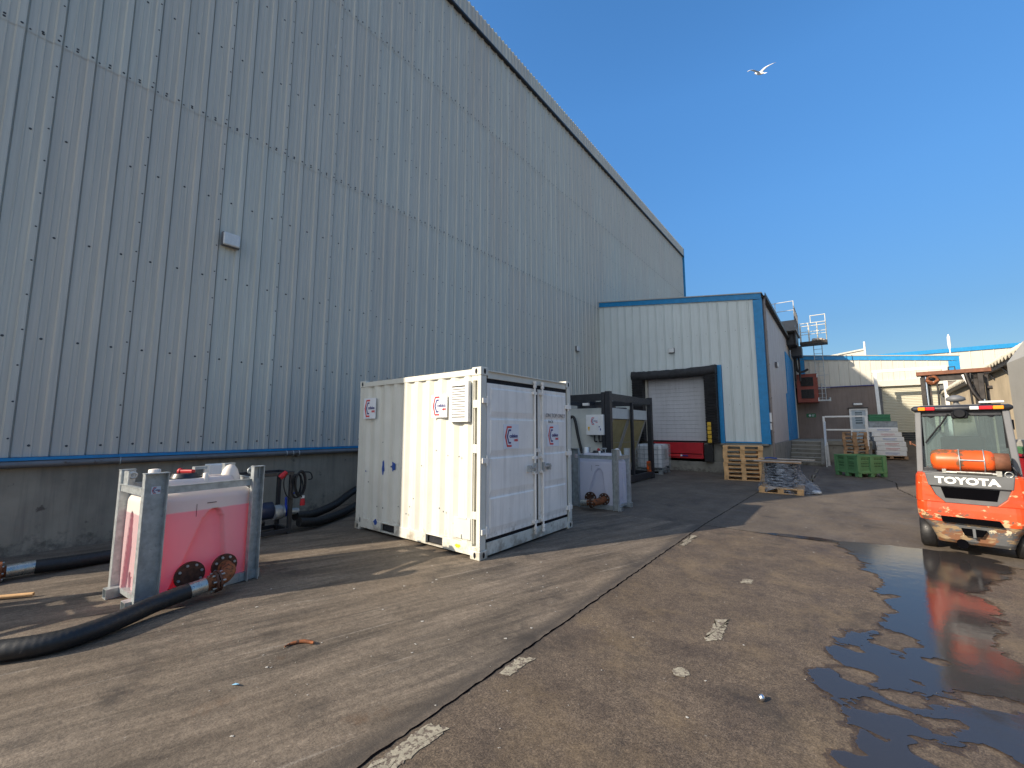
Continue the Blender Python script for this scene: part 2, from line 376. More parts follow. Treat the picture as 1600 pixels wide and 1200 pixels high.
def mat_ground():
    m, N, L, P = nt('yard_concrete_and_asphalt')
    p = pos(N); sp = N.new('ShaderNodeSeparateXYZ'); L.new(p, sp.inputs[0]); x, y = sp.outputs[0], sp.outputs[1]
    rp = mapping(N, L, p, (1, 1, 1), rot=(0, 0, R(18)))
    st = noise(N, L, mapping(N, L, rp, (3.2, .42, 1)), 1.6, 10, .70, .35)
    st2 = noise(N, L, mapping(N, L, rp, (15, .8, 1), loc=(3, 3, 0)), 1.3, 8, .75, .3)
    b1 = noise(N, L, p, .55, 6, .6); b2 = noise(N, L, p, 2.3, 7, .65)
    fine = noise(N, L, p, 70, 4, .75); grit = noise(N, L, p, 160, 2, .6)
    # left slab: troweled concrete, brown grey with drag streaks
    cl = mix(N, L, ramp(N, L, st, .37, .63), (.098, .082, .066), (.340, .285, .228))
    cl = mix(N, L, math_(N, L, 'MULTIPLY', ramp(N, L, st2, .46, .66), .65), cl, (.115, .098, .085))
    cl = mix(N, L, math_(N, L, 'MULTIPLY', ramp(N, L, b1, .42, .7), .5), cl, (.215, .165, .115))
    sc = noise(N, L, mapping(N, L, rp, (16, .55, 1), loc=(8, 1, 0)), 1.0, 3, .5)
    cl = mix(N, L, math_(N, L, 'MULTIPLY', ramp(N, L, sc, .64, .70), .45), cl, (.42, .38, .33))
    # right slab: coarse asphalt
    cr = mix(N, L, ramp(N, L, b2, .3, .72), (.105, .080, .062), (.225, .180, .140))
    cr = mix(N, L, math_(N, L, 'MULTIPLY', ramp(N, L, b1, .45, .7), .6), cr, (.19, .145, .095))
    vo = N.new('ShaderNodeTexVoronoi'); vo.inputs['Scale'].default_value = 150; L.new(p, vo.inputs['Vector'])
    agg = mix(N, L, .5, vo.outputs['Color'], (.5, .5, .5))
    bw = N.new('ShaderNodeRGBToBW'); L.new(agg, bw.inputs[0])
    cr = mix(N, L, .75, cr, mix(N, L, ramp(N, L, bw.outputs[0], .36, .66), (.52, .50, .48), (1.50, 1.48, 1.43)), 'MULTIPLY')
    cr = mix(N, L, math_(N, L, 'MULTIPLY', ramp(N, L, noise(N, L, mapping(N, L, p, loc=(7, 1, 0)), 1.7, 8, .65), .50, .66), .55), cr, (.26, .195, .12))
    cr = mix(N, L, math_(N, L, 'MULTIPLY', ramp(N, L, noise(N, L, mapping(N, L, p, loc=(1, 8, 0)), 3.3, 9, .7), .56, .66), .5), cr, (.075, .060, .052))
    # far part: smoother dusty concrete
    cf = mix(N, L, ramp(N, L, noise(N, L, mapping(N, L, p, (1, .4, 1)), 1.3, 8, .62), .32, .68), (.115, .095, .078), (.225, .190, .152))
    wob = math_(N, L, 'MULTIPLY', math_(N, L, 'SUBTRACT', noise(N, L, p, 6, 3), .5), .03)
    xr = math_(N, L, 'GREATER_THAN', math_(N, L, 'ADD', x, wob), -2.06)
    yf = math_(N, L, 'GREATER_THAN', y, 8.17)
    c = mix(N, L, xr, cl, cr); c = mix(N, L, yf, c, cf)
    # general fine mottling, pits, dark oil and rust stains
    c = mix(N, L, .8, c, mix(N, L, ramp(N, L, fine, .32, .68), (.50, .48, .46), (1.55, 1.55, 1.53)), 'MULTIPLY')
    mid_ = noise(N, L, p, 19, 6, .72)
    c = mix(N, L, .7, c, mix(N, L, ramp(N, L, mid_, .34, .66), (.62, .60, .585), (1.36, 1.36, 1.34)), 'MULTIPLY')
    jb = math_(N, L, 'MULTIPLY', math_(N, L, 'SUBTRACT', 1.0, math_(N, L, 'MINIMUM', math_(N, L, 'DIVIDE', math_(N, L, 'ABSOLUTE', math_(N, L, 'ADD', x, 2.13)), .13), 1.0)), math_(N, L, 'SUBTRACT', 1.0, yf))
    c = mix(N, L, math_(N, L, 'MULTIPLY', jb, .75), c, (.070, .060, .052))
    v2 = N.new('ShaderNodeTexVoronoi'); v2.inputs['Scale'].default_value = 26; v2.inputs['Randomness'].default_value = 1; L.new(p, v2.inputs['Vector'])
    spk = math_(N, L, 'LESS_THAN', v2.outputs['Distance'], math_(N, L, 'MULTIPLY', math_(N, L, 'MAXIMUM', math_(N, L, 'SUBTRACT', noise(N, L, p, 5, 4), .50), 0.0), .9))
    c = mix(N, L, math_(N, L, 'MULTIPLY', spk, .65), c, (.46, .43, .38))
    c = mix(N, L, ramp(N, L, grit, .67, .72), c, (.42, .39, .35))
    c = mix(N, L, math_(N, L, 'MULTIPLY', ramp(N, L, noise(N, L, mapping(N, L, p, loc=(11, 5, 0)), 1.3, 10, .70), .56, .68), .75), c, (.050, .042, .036))
    c = mix(N, L, math_(N, L, 'MULTIPLY', ramp(N, L, noise(N, L, mapping(N, L, p, loc=(2, 15, 0)), 1.9, 7, .66), .64, .74), .55), c, (.15, .080, .035))
    c = mix(N, L, 1.0, c, (.580, .562, .545), 'MULTIPLY')
    L.new(c, P.inputs['Base Color'])
    L.new(ramp(N, L, b2, .3, .7, (.62,) * 3 + (1,), (.92,) * 3 + (1,)), P.inputs['Roughness'])
    nb = bump(N, L, fine, .5, .006)
    L.new(bump(N, L, st2, .25, .008, nb), P.inputs['Normal'])
    return m
MAT['ground'] = mat_ground()

def mat_wet():
    m, N, L, P = nt('wet_ground_film')
    p = pos(N); out = N['Material Output'] if 'Material Output' in N else [n for n in N if n.type == 'OUTPUT_MATERIAL'][0]
    tr = N.new('ShaderNodeBsdfTransparent'); gl = N.new('ShaderNodeBsdfGlossy'); mx = N.new('ShaderNodeMixShader'); fr = N.new('ShaderNodeFresnel')
    fr.inputs['IOR'].default_value = 1.5
    tr.inputs['Color'].default_value = (.36, .34, .36, 1)
    gl.inputs['Roughness'].default_value = .09
    nz = bump(N, L, noise(N, L, mapping(N, L, p, (1, 1, 1)), 5, 5, .6), .16, .012)
    nz = bump(N, L, noise(N, L, p, 60, 3), .16, .002, nz)
    L.new(nz, gl.inputs['Normal'])
    df = N.new('ShaderNodeBsdfDiffuse'); df.inputs['Color'].default_value = (.10, .09, .088, 1)
    m0 = N.new('ShaderNodeMixShader'); m0.inputs[0].default_value = .36; L.new(tr.outputs[0], m0.inputs[1]); L.new(df.outputs[0], m0.inputs[2])
    L.new(fr.outputs[0], mx.inputs[0]); L.new(m0.outputs[0], mx.inputs[1]); L.new(gl.outputs[0], mx.inputs[2])
    L.new(mx.outputs[0], out.inputs[0]); return m
MAT['water'] = mat_wet()
def mat_damp():
    m, N, L, P = nt('damp_edge'); out = [n for n in N if n.type == 'OUTPUT_MATERIAL'][0]
    tr = N.new('ShaderNodeBsdfTransparent'); tr.inputs['Color'].default_value = (.78, .75, .72, 1)
    gl = N.new('ShaderNodeBsdfGlossy'); gl.inputs['Roughness'].default_value = .35
    mx = N.new('ShaderNodeMixShader'); mx.inputs[0].default_value = .04
    L.new(tr.outputs[0], mx.inputs[1]); L.new(gl.outputs[0], mx.inputs[2]); L.new(mx.outputs[0], out.inputs[0]); return m
MAT['damp'] = mat_damp()

def mat_tank(name, dcol, tcol, level):
    """translucent polyethylene; the liquid inside tints everything below its level"""
    m, N, L, P = nt(name); out = [n for n in N if n.type == 'OUTPUT_MATERIAL'][0]
    o = objc(N); sp = N.new('ShaderNodeSeparateXYZ'); L.new(o, sp.inputs[0])
    bl_ = N.new('ShaderNodeMapRange'); L.new(math_(N, L, 'ADD', sp.outputs[2], math_(N, L, 'MULTIPLY', noise(N, L, o, 3, 3), .02)), bl_.inputs[0]); bl_.inputs[1].default_value = level + .018; bl_.inputs[2].default_value = level + .002; bl_.inputs[3].default_value = 0; bl_.inputs[4].default_value = 1; below = bl_.outputs[0]
    nz = noise(N, L, o, 4, 4)
    dc = mix(N, L, below, (.70, .67, .62), dcol); dc = mix(N, L, math_(N, L, 'MULTIPLY', ramp(N, L, nz, .4, .7), .12), dc, (.45, .40, .38))
    tc = mix(N, L, below, (.80, .68, .50), tcol)
    L.new(dc, P.inputs['Base Color']); P.inputs['Roughness'].default_value = .38
    tl = N.new('ShaderNodeBsdfTranslucent'); L.new(tc, tl.inputs[0])
    mx = N.new('ShaderNodeMixShader'); L.new(math_(N, L, 'ADD', math_(N, L, 'MULTIPLY', below, .38), .14), mx.inputs[0])
    L.new(P.outputs[0], mx.inputs[1]); L.new(tl.outputs[0], mx.inputs[2]); L.new(mx.outputs[0], out.inputs[0]); return m
MAT['tankpink'] = mat_tank('polythene_tank_pink_liquid', (.84, .68, .71), (.80, .03, .11), .865)
MAT['tankpale'] = mat_tank('polythene_tank_pale', (.86, .86, .92), (.82, .80, .88), 2.0)

def mat_film():
    m, N, L, P = nt('clear_stretch_film'); out = [n for n in N if n.type == 'OUTPUT_MATERIAL'][0]
    tr = N.new('ShaderNodeBsdfTransparent'); tr.inputs['Color'].default_value = (.80, .84, .90, 1)
    P.inputs['Base Color'].default_value = (.62, .68, .78, 1); P.inputs['Roughness'].default_value = .12
    mx = N.new('ShaderNodeMixShader'); nz = noise(N, L, mapping(N, L, objc(N), (3, 3, 9)), 2.5, 5)
    L.new(ramp(N, L, nz, .38, .66, (.03,) * 3 + (1,), (.34,) * 3 + (1,)), mx.inputs[0])
    L.new(bump(N, L, noise(N, L, mapping(N, L, objc(N), (3, 3, 5)), 2, 3), .6, .03), P.inputs['Normal'])
    L.new(tr.outputs[0], mx.inputs[1]); L.new(P.outputs[0], mx.inputs[2]); L.new(mx.outputs[0], out.inputs[0]); return m
MAT['film'] = mat_film()
def mat_glass():
    m, N, L, P = nt('tinted_cab_glass'); out = [n for n in N if n.type == 'OUTPUT_MATERIAL'][0]
    tr = N.new('ShaderNodeBsdfTransparent'); tr.inputs['Color'].default_value = (.50, .62, .62, 1)
    df = N.new('ShaderNodeBsdfDiffuse'); df.inputs['Color'].default_value = (.40, .52, .52, 1)
    gl = N.new('ShaderNodeBsdfGlossy'); gl.inputs['Roughness'].default_value = .03
    m1 = N.new('ShaderNodeMixShader'); m1.inputs[0].default_value = .13
    m2 = N.new('ShaderNodeMixShader'); fr = N.new('ShaderNodeFresnel'); fr.inputs[0].default_value = 1.5
    L.new(tr.outputs[0], m1.inputs[1]); L.new(df.outputs[0], m1.inputs[2])
    L.new(fr.outputs[0], m2.inputs[0]); L.new(m1.outputs[0], m2.inputs[1]); L.new(gl.outputs[0], m2.inputs[2]); L.new(m2.outputs[0], out.inputs[0]); return m
MAT['glass'] = mat_glass()
def mat_orange():
    m, N, L, P = nt('forklift_orange_paint'); p = pos(N); sp = N.new('ShaderNodeSeparateXYZ'); L.new(p, sp.inputs[0])
    c = mix(N, L, ramp(N, L, noise(N, L, p, 4, 4), .3, .7), (.48, .046, .009), (.60, .068, .012))
    k = math_(N, L, 'MULTIPLY', math_(N, L, 'MAXIMUM', math_(N, L, 'SUBTRACT', 1.0, math_(N, L, 'DIVIDE', math_(N, L, 'ABSOLUTE', math_(N, L, 'SUBTRACT', sp.outputs[2], .49)), .16)), 0.0), .14)
    s1 = math_(N, L, 'ADD', noise(N, L, mapping(N, L, p, (1, 1, 2.2)), 7, 8, .66), k)
    c = mix(N, L, ramp(N, L, s1, .62, .64), c, (.52, .36, .20))
    s2 = math_(N, L, 'ADD', noise(N, L, mapping(N, L, p, (1, 1, 1.6), loc=(4, 4, 4)), 9, 8, .66), k)
    c = mix(N, L, ramp(N, L, s2, .66, .68), c, (.13, .065, .04))
    c = mix(N, L, math_(N, L, 'MULTIPLY', ramp(N, L, noise(N, L, p, 2.2, 7, .7), .48, .7), .35), c, (.24, .10, .05))
    L.new(c, P.inputs['Base Color']); P.inputs['Roughness'].default_value = .42; return m
MAT['orange'] = mat_orange()
for k_, v_ in (('gasket', .15),):
    MAT[k_].node_tree.nodes['Principled BSDF'].inputs['Specular IOR Level'].default_value = v_
MAT['cap'] = Mt('fixing_cap', (.055, .06, .065), .6)
MAT['void'] = Mt('dark_opening', (.003, .003, .004), .9)
MAT['void'].node_tree.nodes['Principled BSDF'].inputs['Specular IOR Level'].default_value = 0.0
def mat_bumper():
    m, N, L, P = nt('battered_counterweight_paint')
    o = objc(N)
    a = noise(N, L, o, 7, 8, .62); b = noise(N, L, mapping(N, L, o, loc=(5, 2, 1)), 4.5, 8, .62); c_ = noise(N, L, mapping(N, L, o, (1, 1, 3), loc=(1, 9, 3)), 5, 7, .6)
    c = mix(N, L, ramp(N, L, noise(N, L, o, 3, 4), .3, .7), (.06, .063, .068), (.115, .118, .12))
    c = mix(N, L, ramp(N, L, b, .50, .56), c, (.17, .075, .035))
    c = mix(N, L, ramp(N, L, c_, .54, .58), c, (.26, .18, .10))
    c = mix(N, L, ramp(N, L, a, .605, .625), c, (.50, .43, .30))
    L.new(c, P.inputs['Base Color']); P.inputs['Roughness'].default_value = .6
    L.new(bump(N, L, a, .3, .01), P.inputs['Normal']); return m
MAT['bumper'] = mat_bumper()

# ================================================================== STRUCTURE
def gz(y):
    return 0.0 if y < 24 else .0169 * (min(y, 32) - 24) ** 2

mb = MB(); ys = [-300, -40, 0, 12, 20, 24] + [24 + .5 * i for i in range(1, 17)] + [60, 400]
xs = [-300, -60, -10, 0, 10, 60, 300]
mb.add([(x, y, gz(y)) for y in ys for x in xs],
       [(j * 7 + i, j * 7 + i + 1, (j + 1) * 7 + i + 1, (j + 1) * 7 + i) for j in range(len(ys) - 1) for i in range(6)])
mb.build('ground', MAT['ground'], kind='structure')

def strip(name, pts, wd, z, mat, wob=0.0, seed=1, kind='structure'):
    rnd = random.Random(seed); m = MB(); v = []; P = [Vector((*p, 0)) for p in pts]; out = []
    for a, b in zip(P[:-1], P[1:]):
        n = max(2, int((b - a).length / .05))
        out += [a.lerp(b, i / n) for i in range(n)]
    out.append(P[-1])
    for i, p in enumerate(out):
        d = (out[min(i + 1, len(out) - 1)] - out[max(i - 1, 0)]).normalized(); nn = Vector((-d.y, d.x, 0))
        o = nn * rnd.uniform(-wob, wob); h = wd / 2 * rnd.uniform(.55, 1.3)
        v += [(p + o + nn * h + Vector((0, 0, z))), (p + o - nn * h + Vector((0, 0, z)))]
    m.add(v, [(2 * i, 2 * i + 1, 2 * i + 3, 2 * i + 2) for i in range(len(out) - 1)])
    return m.build(name, mat, kind=kind)
strip('ground_joint', [(-2.06, -1.5), (-2.06, 8.2), (-1.9, 13), (-1.8, 17)], .016, .003, MAT['void'], .007, 1)
strip('ground_joint', [(-2.06, 8.2), (-.7, 8.17), (.8, 8.12), (3.2, 8.05)], .016, .003, MAT['void'], .008, 2)
strip('ground_joint', [(.9, 23.5), (1.05, 20), (1.3, 18.2), (1.2, 16.5), (1.6, 13)], .022, .003, MAT['void'], .02, 3)

# worn paint dashes (each a thin worn film on the yard)
def blot(pts, name, mat, z=.004, seed=0, jag=.012, kind='structure', **kw):
    rnd = random.Random(seed); P = [Vector((*p, 0)) for p in pts]; out = []
    n = len(P)
    for i in range(n):
        a, b = P[i], P[(i + 1) % n]; k = max(2, int((b - a).length / .02))
        out += [a.lerp(b, j / k) + Vector((rnd.uniform(-jag, jag), rnd.uniform(-jag, jag), 0)) for j in range(k)]
    c = sum(out, Vector()) / len(out)
    m = MB(); m.add([c + Vector((0, 0, z))] + [p + Vector((0, 0, z)) for p in out], [(0, i + 1, (i + 1) % len(out) + 1) for i in range(len(out))])
    return m.build(name, mat, kind=kind, **kw)
dash = [[(-.99, 3.78), (-.89, 3.90), (-.91, 4.35), (-1.01, 4.27)], [(-1.01, 5.42), (-.90, 5.47), (-.89, 5.62), (-.99, 5.60)],
        [(-2.03, 2.40), (-1.94, 2.42), (-1.93, 2.72), (-2.03, 2.66)], [(-2.02, 1.25), (-1.90, 1.25), (-1.90, 1.80), (-2.02, 1.78)],
        [(-2.02, 6.55), (-1.93, 6.6), (-1.93, 7.3), (-2.02, 7.3)], [(-.93, 16.4), (-.82, 16.4), (-.83, 19.6), (-.93, 19.6)],
        [(-.93, 20.6), (-.82, 20.6), (-.83, 22.6), (-.93, 22.6)]]
for i, d in enumerate(dash): blot(d, 'road_marking', MAT['cutting'], seed=i, jag=.012)
blot([(-1.01 + .058 * math.cos(a * .7), 3.22 + .065 * math.sin(a * .7)) for a in range(9)], 'road_marking', MAT['cutting'], seed=20, jag=.006)

# ---- puddle: marching-squares contour of a noisy outline, with dry islands
def field_sheet(name, mat, poly, islands, off, z, kind='structure', step=.03):
    from mathutils import noise as mn
    poly = np.array(poly); x0, y0 = poly.min(0) - .15 - max(off, 0); x1, y1 = poly.max(0) + .15 + max(off, 0)
    X = np.arange(x0, x1, step); Y = np.arange(y0, y1, step); gx, gy = np.meshgrid(X, Y)
    d = np.full(gx.shape, 1e9); ins = np.zeros(gx.shape, bool); n = len(poly)
    for i in range(n):
        a = poly[i]; b = poly[(i + 1) % n]; e = b - a
        t = np.clip(((gx - a[0]) * e[0] + (gy - a[1]) * e[1]) / (e @ e), 0, 1)
        d = np.minimum(d, np.hypot(gx - a[0] - t * e[0], gy - a[1] - t * e[1]))
        c = ((a[1] > gy) != (b[1] > gy))
        with np.errstate(all='ignore'):
            ins ^= c & (gx < (b[0] - a[0]) * (gy - a[1]) / (b[1] - a[1]) + a[0])
    f = np.where(ins, d, -d)
    nz = np.array([[mn.fractal(Vector((px * 2.2 + py * .8, py * 4.2, 4.2)), .55, 2.1, 6) for px in X] for py in Y])
    f = f + nz * .09 + off
    for (cx, cy, rx, ry, rot) in islands:
        c_, s_ = math.cos(rot), math.sin(rot); ux = (gx - cx) * c_ + (gy - cy) * s_; uy = -(gx - cx) * s_ + (gy - cy) * c_
        q = (np.sqrt((ux / rx) ** 2 + (uy / ry) ** 2) - 1) * min(rx, ry) + nz * .13 + off
        f = np.minimum(f, q)
    m = MB(); V = {}; vs = []; fs = []
    def vert(k, p):
        if k not in V: V[k] = len(vs); vs.append((p[0], p[1], z))
        return V[k]
    H, W = f.shape
    for j in range(H - 1):
        for i in range(W - 1):
            c = [(i, j), (i + 1, j), (i + 1, j + 1), (i, j + 1)]; val = [f[b, a] for a, b in c]
            if max(val) <= 0: continue
            out = []
            for k in range(4):
                a, b = c[k], c[(k + 1) % 4]; va, vb = val[k], val[(k + 1) % 4]
                if va > 0: out.append(vert(a, (X[a[0]], Y[a[1]])))
                if (va > 0) != (vb > 0):
                    t = va / (va - vb); out.append(vert((min(a, b), max(a, b)), (X[a[0]] + (X[b[0]] - X[a[0]]) * t, Y[a[1]] + (Y[b[1]] - Y[a[1]]) * t)))
            if len(out) >= 3: fs.append(tuple(out))
    m.add(vs, fs); return m.build(name, mat, kind=kind)
poly = [(-1.15, 8.18), (-0.78, 8.15), (-0.17, 8.18), (-0.06, 7.94), (0.1, 7.35), (0.14, 6.83), (0.29, 6.53), (0.17, 6.13), (0.18, 5.9), (0.37, 6.02), (0.25, 5.77), (0.28, 5.46), (0.16, 5.01), (0.02, 4.72), (-0.06, 4.69), (-0.17, 4.44), (-0.15, 4.15), (-0.09, 4.09), (-0.2, 3.97), (-0.26, 3.67), (-0.16, 3.5), (-0.09, 3.36), (-0.11, 3.25), (-0.01, 3.32), (-0.05, 3.13), (-0.04, 3.08), (-0.15, 2.96), (-0.17, 2.87), (-0.1, 2.8), (0.28, 3.09), (0.25, 3.18), (0.17, 3.21), (0.16, 3.29), (0.25, 3.39), (0.4, 3.45), (0.5, 3.54), (0.56, 3.5), (0.65, 3.4), (0.93, 3.97), (1.07, 4.6), (0.93, 4.81), (0.85, 5.02), (0.9, 5.45), (1.01, 5.76), (1.04, 6.2), (1.0, 6.57), (1.38, 7.46), (1.55, 8.01), (1.47, 8.43), (1.21, 8.62), (0.81, 8.55), (0.53, 8.49), (0.17, 8.43), (-0.18, 8.34), (-0.71, 8.36)]
isl = [(a, b, c * 1.15, d * 1.2, e) for a, b, c, d, e in [(-0.01, 4.41, 0.12, 0.06, 0.91),(0.21, 4.77, 0.18, 0.1, 1.13),(0.23, 4.42, 0.08, 0.05, 0.37),(-0.0, 3.99, 0.13, 0.08, 0.59),(0.2, 4.12, 0.06, 0.04, -0.29),(0.06, 3.56, 0.10, 0.06, 0.58),(0.21, 3.82, 0.09, 0.05, 1.23),(0.44, 3.94, 0.05, 0.03, 0.49),(0.64, 4.06, 0.12, 0.07, 0.33), (.45, 4.55, .07, .04, .9), (.05, 3.25, .06, .04, .3), (.38, 3.62, .08, .04, .5)]]
field_sheet('puddle', MAT['water'], poly, isl, 0.0, .006, step=.02)
field_sheet('damp_patch', MAT['damp'], poly, isl, .035, .0035, step=.03)

# ================================================================== RIBBED SHEETING
PROF = [(0, 0), (.085, 0), (.091, .007), (.101, .007), (.107, 0), (.168, 0), (.174, .007), (.184, .007), (.190, 0), (.252, 0), (.272, .028), (.343, .028), (.350, -.016), (.361, -.016), (.3655, 0)]
PROF2 = [(0, 0), (.09, 0), (.094, .004), (.104, .004), (.108, 0), (.20, 0), (.204, .004), (.214, .004), (.218, 0), (.286, 0), (.290, -.018), (.302, -.018), (.308, .026), (.336, .026), (.342, -.018), (.354, -.018), (.358, 0)]
def ribbed(mb, axis, a0, a1, base, sgn, z0, z1, pitch=.366, phase=.24, prof=PROF, m=0):
    """sheet profile swept vertically; z0/z1 may be functions of the running coordinate"""
    zf0 = z0 if callable(z0) else (lambda a: z0); zf1 = z1 if callable(z1) else (lambda a: z1)
    k = math.floor((a0 - phase) / pitch); pts = []
    while phase + k * pitch < a1:
        for o, d in prof: pts.append((phase + k * pitch + o * pitch / .366, d))
        k += 1
    pts = [(a0, 0)] + [p for p in pts if a0 < p[0] < a1] + [(a1, 0)]
    def P(a, d, z): return (base + sgn * d, a, z) if axis == 'y' else (a, base + sgn * d, z)
    v = []
    for a, d in pts: v += [P(a, d, zf0(a)), P(a, d, zf1(a))]
    return mb.add(v, [(2 * i, 2 * i + 2, 2 * i + 3, 2 * i + 1) for i in range(len(pts) - 1)], m)

def screw(mb, p, n, r=.018, h=.009, m=1):
    p = Vector(p); n = Vector(n); u = n.orthogonal().normalized(); w_ = n.cross(u); k = 6
    v = [p + (u * math.cos(2 * math.pi * j / k) + w_ * math.sin(2 * math.pi * j / k)) * r for j in range(k)]
    v += [q + n * h - (q - p) * .4 for q in v]
    mb.add(v, [tuple(range(k, 2 * k))] + [(j, (j + 1) % k, k + (j + 1) % k, k + j) for j in range(k)], m)

# ================================================================== BIG WAREHOUSE
YC, YE = -2.45, 33.4
wh = thing('warehouse', 'huge tall windowless warehouse clad in aged grey ribbed sheets, filling the left of the yard', 'warehouse', (-9, YC, 0))
mb = MB()
mb.prism([(-52, 0), (-9.06, 0), (-9.06, 15.95), (-30, 17.6), (-52, 15.95)], 'y', YC + .05, YE - .05)
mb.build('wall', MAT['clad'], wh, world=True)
bands = [(1.34, 7.60, 0.0), (7.56, 12.14, .006), (12.10, 15.62, .012)]
mb = MB()
for z0, z1, off in bands: ribbed(mb, 'y', YC, YE, -9.0 + off, 1, z0, z1)
k0 = math.floor((YC - .24) / .366)
rnd = random.Random(3)
for k in range(k0, int((YE - .24) / .366) + 1):
    y = .24 + .366 * k + .146
    if y < YC or y > YE: continue
    for j in range(10):
        z = 1.49 + 1.533 * j
        if rnd.random() < .03: continue
        off = 0 if z < 7.6 else .006 if z < 12.1 else .012
        screw(mb, (-9 + off, y + rnd.uniform(-.006, .006), z + rnd.uniform(-.01, .01)), (1, 0, 0))
    for zz, off in ((7.66, .006), (12.2, .012)):
        screw(mb, (-9 + off, y, zz), (1, 0, 0)); screw(mb, (-9 + off, y - .12, zz - .05), (1, 0, 0), .013); screw(mb, (-9 + off, y + .12, zz - .05), (1, 0, 0), .013)
        screw(mb, (-9 + off + .028, .24 + .366 * k + .31, zz - .03), (1, 0, 0))
    if k % 3 == 0:
        z = 1.6
        while z < 15.5:
            off = 0 if z < 7.6 else .006 if z < 12.1 else .012
            screw(mb, (-9 + off + .028, .24 + .366 * k - .045, z), (1, 0, 0), .013); z += .51
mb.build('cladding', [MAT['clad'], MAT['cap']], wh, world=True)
mb = MB(); ribbed(mb, 'y', YC - .1, YE + .08, -8.90, 1, 15.50, 16.12, pitch=.20, phase=0, prof=[(0, 0), (.14, 0), (.20, .035), (.30, .035)])
mb.box(-9.5, -8.905, YC - .1, YE + .08, 15.62, 16.10); mb.build('fascia', MAT['clad'], wh, world=True)
mb = MB(); mb.box(-9.0, -8.86, YC - .1, YE + .08, 15.43, 15.499); mb.build('eaves_gutter', MAT['black'], wh, world=True)
mb = MB(); mb.box(-9.03, -8.86, YE + .002, YE + .09, 1.3, 16.11); mb.build('corner_trim', MAT['blue'], wh, world=True)
mb = MB(); mb.box(-9.0, -8.925, YC, 18.36, 1.292, 1.335); mb.build('drip_trim', MAT['blue'], wh, world=True)
mb = MB(); mb.box(-9.5, -9.0, YC, 18.36, -.2, 1.30); mb.box(-9.5, -9.0, 18.5, YE, -.2, 1.30); mb.build('plinth', MAT['concrete'], wh, world=True)
mb = MB(); mb.tube([(-8.93, YC, 1.236), (-8.93, 5, 1.236), (-8.93, 12, 1.236), (-8.93, 18.3, 1.236)], .048, 12)
mb.build('pipe', Mt('old_grey_pipe', (.16, .155, .155), .5, .3, var=.2, scale=4, dirt=((.10, .07, .05), .6, 5)), wh, world=True)
mb = MB()
for y in (-1.2, 1.35, 3.85, 3.98, 4.10, 6.4, 8.9, 11.4, 13.9, 16.4): mb.tube([(-9, y, 1.236), (-8.95, y, 1.30), (-8.885, y, 1.27), (-8.88, y, 1.2), (-8.94, y, 1.18), (-9, y, 1.19)], .008, 6)
mb.build('pipe_bracket', MAT['galv'], wh, world=True)

def wall_lamp(label, c, n, s, group='floodlights on the walls'):
    """square bulkhead light: housing, diffuser, cable gland"""
    c = Vector(c); rz = math.atan2(n[1], n[0]) - math.pi / 2
    t = thing('wall_light', label, 'wall light', c, rz, group)
    m = MB(); m.box(-s / 2, s / 2, -.01, .05, -s / 2 * .9, s / 2 * .9); m.box(-.03, .03, -.03, -.01, -.03, .03); m.build('housing', MAT['lampgrey'], t, bevel=.015)
    m = MB(); m.box(-s / 2 + .012, s / 2 - .012, .05, .105, -s / 2 * .9 + .012, s / 2 * .9 - .012); m.build('diffuser', MAT['lampglass'], t, bevel=.025, seg=3)
    return t
wall_lamp('square white bulkhead light high on the aged warehouse wall, upper left', (-8.955, 2.6, 5.32), (1, 0), .30)
wall_lamp('small white bulkhead light on the warehouse wall near the loading bay', (-8.955, 16.0, 5.28), (1, 0), .26)

# ================================================================== LOADING BAY BUILDING
YB, XB = 18.4, -2.1
lb = thing('loading_bay_building', 'pale ribbed lean-to with blue trim and a loading dock, joined to the warehouse', 'building', (XB, YB, 0))
def ztop(x): return 7.0 + (XB - x) * .1375
mb = MB(); mb.prism([(-9.04, 0), (XB - .05, 0), (XB - .05, 6.98), (-9.04, ztop(-9.04) - .02)], 'y', YB + .06, 31.9)
mb.build('wall', MAT['clad2s'], lb, world=True)
mb = MB()
zt = lambda x: ztop(x) - .18
ribbed(mb, 'x', -9.0, -7.28, YB, -1, 1.24, zt, prof=PROF2, phase=.05)
ribbed(mb, 'x', -7.28, -3.62, YB, -1, 4.3, zt, prof=PROF2, phase=.05)
ribbed(mb, 'x', -3.62, -2.36, YB, -1, 1.24, zt, prof=PROF2, phase=.05)
for k in range(19):
    for z in (2.7, 4.2, 5.7):
        x = -8.9 + .366 * k
        if z < 4.3 and -7.3 < x < -3.6 or x > -2.4: continue
        screw(mb, (x, YB, z), (0, -1, 0), .012)
mb.build('front_cladding', [MAT['clad2'], MAT['black']], lb, world=True)
mb = MB()
ribbed(mb, 'y', YB, 31.9, XB, 1, 1.16, 6.90, prof=[(0, 0), (.30, 0), (.306, .008), (.356, .008), (.362, 0)], pitch=.9)
mb.build('side_cladding', MAT['clad2s'], lb, world=True)
mb = MB(); mb.prism([(-9.0, ztop(-9.0) - .20), (XB + .02, ztop(XB) - .20), (XB + .02, ztop(XB) + .02), (-9.0, ztop(-9.0) + .02)], 'y', YB - .05, YB - .032)
mb.build('verge_trim', MAT['blue'], lb, world=True)
mb = MB(); mb.prism([(-9.0, ztop(-9) + .02), (XB + .06, ztop(XB) + .02), (XB + .06, ztop(XB) + .06), (-9.0, ztop(-9) + .06)], 'y', YB - .08, 31.9)
mb.build('roof', MAT['greypanel'], lb, world=True)
mb = MB(); mb.box(-2.37, XB + .03, YB - .045, YB - .012, 1.16, 6.80); mb.box(XB + .012, XB + .034, YB - .012, YB + .10, 1.16, 6.9)
